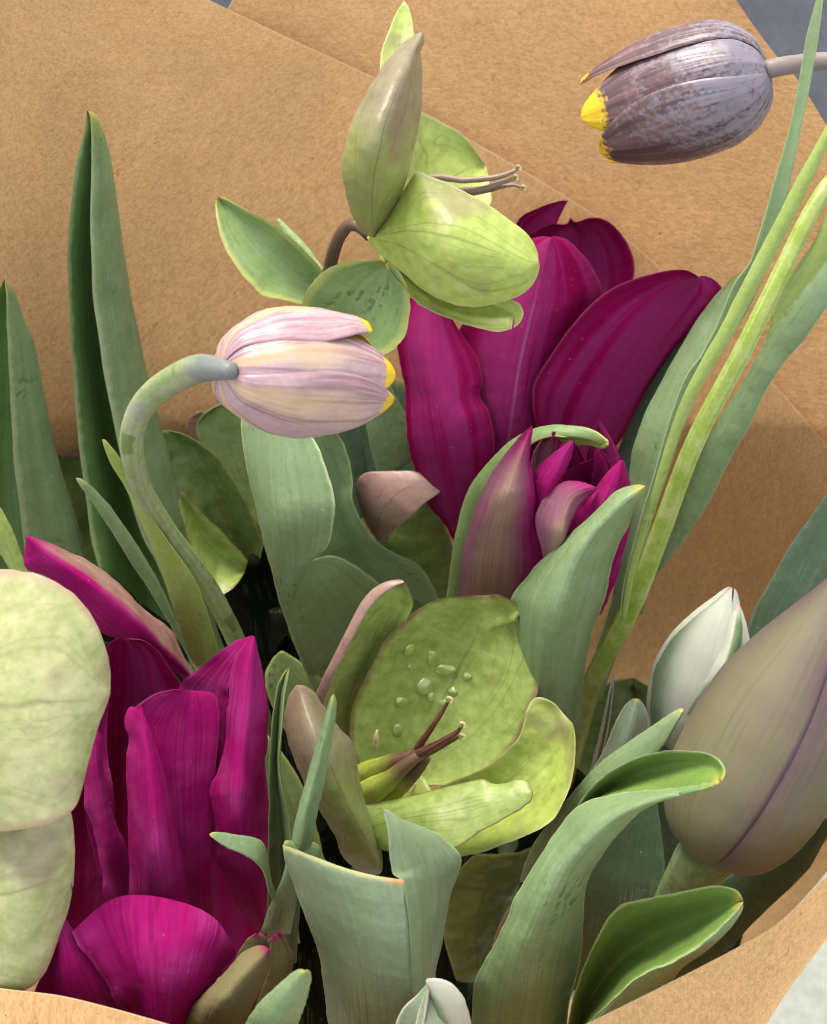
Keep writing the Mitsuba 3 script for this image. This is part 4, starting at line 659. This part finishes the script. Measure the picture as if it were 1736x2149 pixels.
# very dark leaves packed in the depth of the bouquet
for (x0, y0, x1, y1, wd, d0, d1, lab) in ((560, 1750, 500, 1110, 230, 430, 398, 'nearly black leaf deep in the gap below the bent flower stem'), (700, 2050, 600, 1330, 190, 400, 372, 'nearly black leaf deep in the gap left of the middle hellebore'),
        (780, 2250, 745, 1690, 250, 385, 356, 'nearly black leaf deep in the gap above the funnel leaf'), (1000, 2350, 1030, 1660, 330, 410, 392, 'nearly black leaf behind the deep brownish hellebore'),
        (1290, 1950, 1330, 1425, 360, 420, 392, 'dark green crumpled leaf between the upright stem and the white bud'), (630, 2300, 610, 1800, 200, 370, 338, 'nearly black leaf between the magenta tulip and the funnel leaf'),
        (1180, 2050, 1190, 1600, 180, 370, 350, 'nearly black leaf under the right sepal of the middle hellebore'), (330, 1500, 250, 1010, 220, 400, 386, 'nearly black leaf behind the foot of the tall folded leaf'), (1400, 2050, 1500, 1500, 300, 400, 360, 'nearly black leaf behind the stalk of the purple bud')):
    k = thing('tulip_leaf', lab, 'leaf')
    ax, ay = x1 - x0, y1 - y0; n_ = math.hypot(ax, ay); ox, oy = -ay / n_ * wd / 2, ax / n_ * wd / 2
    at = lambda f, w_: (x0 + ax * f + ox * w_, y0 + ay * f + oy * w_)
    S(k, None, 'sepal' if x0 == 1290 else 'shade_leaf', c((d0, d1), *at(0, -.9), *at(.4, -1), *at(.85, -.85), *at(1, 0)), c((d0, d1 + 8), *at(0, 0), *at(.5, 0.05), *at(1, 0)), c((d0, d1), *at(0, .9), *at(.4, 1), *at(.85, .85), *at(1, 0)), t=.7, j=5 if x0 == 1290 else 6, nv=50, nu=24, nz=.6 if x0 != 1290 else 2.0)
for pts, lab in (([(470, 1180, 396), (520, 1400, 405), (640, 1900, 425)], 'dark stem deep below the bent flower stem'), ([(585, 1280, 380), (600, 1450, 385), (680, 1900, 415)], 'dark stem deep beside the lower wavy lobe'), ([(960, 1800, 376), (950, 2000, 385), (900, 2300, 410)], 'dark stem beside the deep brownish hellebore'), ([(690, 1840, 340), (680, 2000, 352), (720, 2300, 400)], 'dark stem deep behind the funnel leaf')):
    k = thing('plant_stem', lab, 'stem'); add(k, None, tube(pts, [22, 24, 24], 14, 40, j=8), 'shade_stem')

# ------------------------------------------------------------------ thin blades left of the middle hellebore
k = thing('grass_like_leaf', 'dark thin folded blade close to the magenta tulip', 'leaf')
S(k, None, 'leaf', c((318, 302, 298), 560, 1980, 562, 1850, 565, 1700, 565, 1639, 570, 1539, 580, 1449, 606, 1401), c((320, 306, 299), 590, 1980, 588, 1850, 583, 1700, 580, 1620, 582, 1540, 588, 1460, 607, 1401), c((316, 300, 297), 630, 1980, 615, 1850, 608, 1729, 594, 1664, 586, 1599, 590, 1539, 597, 1464, 608, 1402), t=.6, j=0, nv=90, crisp=True)
k = thing('grass_like_leaf', 'bright thin keeled blade crossing the dusty pink sepal', 'leaf')
S(k, None, 'leaf', c((292, 274, 270), 545, 1960, 570, 1894, 595, 1839, 612, 1764, 620, 1729, 640, 1654, 665, 1564, 685, 1504, 699, 1457), c((288, 271, 268), 575, 1960, 596, 1880, 612, 1820, 632, 1764, 642, 1700, 662, 1620, 682, 1540, 700, 1457), c((292, 274, 270), 610, 1960, 625, 1880, 640, 1810, 655, 1764, 665, 1715, 678, 1650, 694, 1569, 705, 1489, 702, 1457), t=.6, j=0, nv=90, crisp=True)
k = thing('grass_like_leaf', 'thin shaded blade standing beside the funnel leaf', 'leaf')
S(k, None, 'leaf', c((300, 292), 605, 2020, 605, 1960, 610, 1880, 618, 1830), c((300, 292), 622, 2020, 625, 1960, 630, 1890, 628, 1830), t=.6, j=1, bulge=.2, nv=40)

# ------------------------------------------------------------------ magenta tulip, lower left
q = thing('tulip', 'open bright magenta tulip in the lower left corner', 'tulip')
S(q, 'petal', 'petal', c((335, 318), 150, 2050, 120, 1850, 150, 1650, 190, 1500, 240, 1440), c((345, 330), 330, 2050, 340, 1850, 350, 1650, 360, 1500, 370, 1440), c((335, 318), 560, 2050, 570, 1850, 565, 1700, 550, 1550, 500, 1450), t=.4, j=1, nv=80, nz=.4, wav=.18, rip=.45, ripf=3.5, edge=.12)
S(q, 'petal', 'petal', c((330, 308, 302), 230, 1800, 215, 1650, 205, 1500, 210, 1400, 225, 1352, 245, 1340), c((336, 320, 306), 300, 1800, 290, 1650, 285, 1500, 285, 1400, 265, 1340), c((330, 308, 302), 430, 1800, 420, 1600, 380, 1438, 350, 1394, 310, 1349, 270, 1340), t=.4, j=1, nv=80, nz=.3, wav=.18, rip=.45, ripf=3.5, edge=.12)
S(q, 'petal', 'petal', c((330, 312, 302), 430, 1480, 400, 1440, 350, 1400, 300, 1365, 250, 1342, 205, 1314, 150, 1262, 100, 1214, 62, 1196, 57, 1127), c((326, 304, 300), 440, 1475, 400, 1420, 350, 1370, 290, 1310, 230, 1255, 170, 1210, 110, 1170, 58, 1127), c((334, 322, 303), 450, 1470, 402, 1398, 375, 1349, 340, 1307, 290, 1262, 240, 1222, 200, 1188, 150, 1158, 100, 1139, 59, 1126), t=.4, j=5, nv=100, nu=40, nz=.3, wav=.18, rip=.45, ripf=3.5, edge=.12, label='outer petal reaching to the upper left, greenish pink on its back')
S(q, 'petal', 'petal', c((322, 304, 296), 400, 1640, 385, 1540, 372, 1460, 380, 1434, 415, 1404, 450, 1379, 490, 1349, 530, 1334), c((322, 300, 294), 480, 1640, 475, 1530, 480, 1450, 500, 1390, 532, 1334), t=.4, j=0, bulge=-.08, nv=60, wav=.18, rip=.45, ripf=3.5, edge=.12)
S(q, 'petal', 'petal', c((314, 288, 286), 556, 1956, 530, 1945, 510, 1919, 480, 1874, 460, 1804, 445, 1714, 442, 1664, 462, 1614, 472, 1514, 480, 1454, 495, 1385, 530, 1335), c((306, 279, 282), 557, 1956, 540, 1880, 515, 1800, 500, 1700, 505, 1600, 515, 1500, 522, 1420, 533, 1335), c((314, 292, 290), 558, 1955, 555, 1889, 547, 1814, 540, 1739, 541, 1669, 552, 1599, 563, 1539, 565, 1479, 556, 1419, 540, 1364, 535, 1336), t=.45, j=0, nv=110, nu=36, nz=.3, wav=.18, rip=.45, ripf=3.5, edge=.12, label='right petal with its wavy margin rolled over')
S(q, 'petal', 'petal', c((312, 300, 296), 250, 2000, 235, 1900, 200, 1800, 180, 1700, 172, 1610, 163, 1560, 160, 1524, 175, 1506, 195, 1484, 228, 1472), c((316, 304, 299), 290, 2000, 275, 1850, 250, 1750, 235, 1650, 225, 1560, 229, 1472), t=.4, j=0, bulge=-.15, nv=80, wav=.18, rip=.45, ripf=3.5, edge=.12)
S(q, 'petal', 'petal', c((312, 292, 286), 250, 2000, 225, 1900, 205, 1800, 185, 1700, 172, 1620, 172, 1570, 175, 1535, 190, 1516), c((308, 287, 284), 275, 2000, 255, 1880, 232, 1790, 215, 1700, 200, 1610, 198, 1550, 192, 1516), c((312, 292, 286), 300, 2000, 285, 1880, 266, 1780, 240, 1709, 217, 1639, 215, 1569, 206, 1534, 194, 1516), t=.4, j=0, nv=80, nz=.2, wav=.18, rip=.45, ripf=3.5, edge=.12)
S(q, 'petal', 'petal', c((310, 285, 280), 280, 2050, 268, 1900, 271, 1814, 269, 1739, 265, 1664, 264, 1590, 271, 1550, 262, 1524, 268, 1489, 278, 1483), c((302, 274, 276), 350, 2050, 340, 1900, 330, 1780, 318, 1660, 308, 1580, 300, 1530, 290, 1487), c((308, 283, 277), 430, 2050, 400, 1900, 380, 1780, 350, 1650, 325, 1560, 305, 1505, 296, 1480), t=.45, j=0, nv=110, nu=34, nz=.25, wav=.18, label='front half of the middle petal folded over')
S(q, 'petal', 'petal', c((314, 289, 281), 330, 2050, 330, 1900, 320, 1780, 300, 1650, 285, 1560, 275, 1500, 300, 1470, 330, 1453, 375, 1446), c((312, 290, 284), 400, 2050, 390, 1900, 385, 1750, 380, 1620, 385, 1520, 395, 1448), c((314, 292, 285), 470, 2050, 450, 1930, 442, 1800, 446, 1669, 458, 1560, 460, 1500, 455, 1464, 425, 1451), t=.45, j=0, nv=110, nu=40, nz=.3, wav=.18, label='tall middle petal')
S(q, 'petal', 'petal', c((290, 278, 268, 264.5, 264), 340, 2260, 262, 2120, 205, 2040, 165, 1985, 150, 1957), c((288, 271, 263, 264), 350, 2260, 290, 2100, 240, 2000, 212, 1932, 202, 1908), c((286, 263, 259, 263), 360, 2260, 330, 2100, 318, 1980, 316, 1910, 318, 1879),
  c((287, 265, 260, 264), 368, 2260, 370, 2110, 390, 2000, 402, 1930, 408, 1902), c((290, 271, 266, 266), 376, 2260, 402, 2130, 450, 2030, 470, 1985, 474, 1957), c((294, 278, 271, 270), 384, 2260, 415, 2110, 468, 2042, 490, 2014, 497, 2001), t=.5, j=0, nv=100, nu=60, nz=.5, nzs=12, wav=.18, rip=.45, ripf=3.5, edge=.12, tip=True, label='rounded front petal bending towards the viewer')
S(q, 'petal', 'petal', c((292, 276, 270, 268), 20, 2240, 60, 2110, 78, 2068, 95, 2029, 100, 1984, 88, 1929, 92, 1888), c((290, 270, 264, 266), 180, 2250, 150, 2110, 135, 2040, 128, 1985, 112, 1930, 92.5, 1888),
  c((292, 280, 270, 267, 267), 350, 2260, 274, 2118, 216, 2038, 176, 1983, 158, 1956, 136, 1925, 115, 1896, 93, 1887.5), t=.45, j=0, nv=70, wav=.12, label='left corner of the front petal creased into a point')
add(q, 'stem', tube([(340, 2080, 318), (400, 2250, 350), (600, 2400, 420)], [40, 34, 30]), 'stem')
S(q, 'leaf', 'leaf', c((290, 272, 269), 575, 1900, 560, 1860, 556, 1839, 548, 1823, 520, 1799, 475, 1779, 440, 1754), c((292, 276, 269), 590, 1900, 565, 1840, 559, 1790, 545, 1763, 500, 1752, 450, 1746, 440, 1750), t=.55, j=5, bulge=.05, nv=50, label='small grey-green leaf tip lying over the right petal')

# small closed bud beside it
w = thing('tulip', 'tiny olive tulip bud with pink opening at the bottom, beside the magenta tulip', 'tulip')
S(w, 'tepal', 'petal', c((290, 276), 470, 2200, 480, 2100, 520, 2020, 560, 1975, 582, 1956), c((292, 278), 600, 2180, 612, 2060, 617, 2015, 605, 1979, 584, 1956), t=.5, j=4, bulge=.2, nv=60)
S(w, 'tepal', 'petal', c((284, 273), 440, 2180, 470, 2080, 495, 2010, 515, 1975, 538, 1958), c((284, 274), 520, 2150, 545, 2060, 562, 2000, 560, 1970, 542, 1958), t=.5, j=4, bulge=.22, nv=60)
S(w, 'tepal', 'petal', c((280, 264, 266), 360, 2210, 380, 2144, 415, 2099, 465, 2049, 500, 2008, 540, 1985, 562, 1990), c((274, 257, 264), 430, 2210, 455, 2130, 500, 2060, 565, 1992), c((280, 266, 266), 500, 2210, 525, 2125, 555, 2060, 566, 2020, 566, 1994), t=.5, j=4, nv=70)
S(w, 'tepal', 'petal', c((278, 268), 500, 2200, 540, 2100, 562, 2040, 566, 1990, 572, 1962), c((280, 270), 590, 2170, 600, 2080, 605, 2020, 595, 1985, 576, 1960), t=.5, j=4, bulge=.15, nv=60)
k = thing('tulip_leaf', 'short blurred leaf with orange-pink tip at the bottom, in front of the tiny bud', 'leaf')
S(k, None, 'leaf', c((258, 248, 240), 495, 2200, 520, 2139, 550, 2099, 585, 2067, 612, 2043, 634, 2034), c((254, 243, 238), 560, 2200, 580, 2140, 605, 2090, 640, 2036), c((258, 248, 240), 610, 2200, 626, 2149, 641, 2107, 652, 2064, 652, 2044, 642, 2035), t=.55, j=5, nv=60)
# broad funnel leaf
k = thing('tulip_leaf', 'broad blue-grey funnel-shaped leaf at the bottom centre with orange-tinged notch', 'leaf')
S(k, 'blade', 'leaf', c((292, 276, 264), 690, 2230, 688, 2149, 678, 2054, 664, 1989, 645, 1934, 620, 1864, 600, 1814, 592, 1772), c((282, 264, 256), 760, 2230, 755, 2149, 745, 2050, 730, 1980, 712, 1920, 695, 1870, 680, 1835, 672, 1802), c((278, 260, 253), 820, 2230, 820, 2149, 812, 2060, 805, 1990, 798, 1930, 790, 1890, 785, 1860, 780, 1836),
  c((276, 260, 254), 870, 2230, 870, 2149, 866, 2060, 862, 1990, 858, 1930, 852, 1890, 850, 1865, 847, 1846), t=.55, j=7, nv=110, nu=50, nz=.25)
S(k, 'blade', 'leaf', c((276, 260, 254, 257), 868, 2230, 868, 2149, 864, 2060, 861, 1990, 857, 1930, 851, 1885, 842, 1848, 824, 1832, 817, 1780, 814, 1740, 804, 1698), c((284, 272, 262), 900, 2230, 895, 2149, 900, 2030, 905, 1930, 900, 1850, 880, 1790, 850, 1740, 806, 1698), c((296, 286, 268), 905, 2230, 908, 2100, 911, 2044, 928, 1979, 938, 1914, 948, 1869, 963, 1829, 968, 1799, 943, 1769, 908, 1744, 868, 1729, 830, 1715, 807, 1698), t=.55, j=8, nv=110, nu=44, nz=.25, label='right wing of the funnel leaf rising to a point')
S(k, 'blade', 'leaf', c((282, 270), 700, 1880, 660, 1830, 625, 1800, 594, 1772), c((290, 274), 720, 1870, 690, 1820, 668, 1790, 668, 1773, 640, 1767, 596, 1771), t=.55, j=0, bulge=.1, nv=40, label='rolled back lip of the funnel leaf')

# ------------------------------------------------------------------ large pale hellebore on the left edge
r = thing('hellebore_flower', 'large pale cream-green hellebore sepals cut by the left edge', 'flower')
S(r, 'sepal', 'sepal', c((280, 262, 268), -120, 2120, -40, 2100, 0, 2086, 45, 2081, 72, 2066, 98, 2035, 117, 1988, 137, 1928, 149, 1870), c((276, 257, 262), -120, 1900, -20, 1880, 60, 1860, 120, 1840, 150, 1850), c((278, 258, 266), -120, 1640, 0, 1640, 90, 1640, 140, 1680, 156, 1760, 156, 1830, 151, 1866), t=.5, j=2, nv=110, nu=44, nz=.4, label='lower pale green sepal')
S(r, 'sepal', 'sepal', c((262, 250, 256), -150, 1745, 0, 1746, 80, 1736, 130, 1716, 165, 1682, 176, 1640, 192, 1570), c((258, 247, 253), -150, 1500, -20, 1480, 100, 1470, 180, 1470, 228, 1470), c((262, 250, 256), -150, 1200, 0, 1194, 50, 1199, 100, 1214, 150, 1243, 190, 1288, 216, 1340, 229, 1400, 231, 1450), t=.5, j=2, nv=120, nu=50, nz=.4, label='upper pale cream sepal with a pink rim')
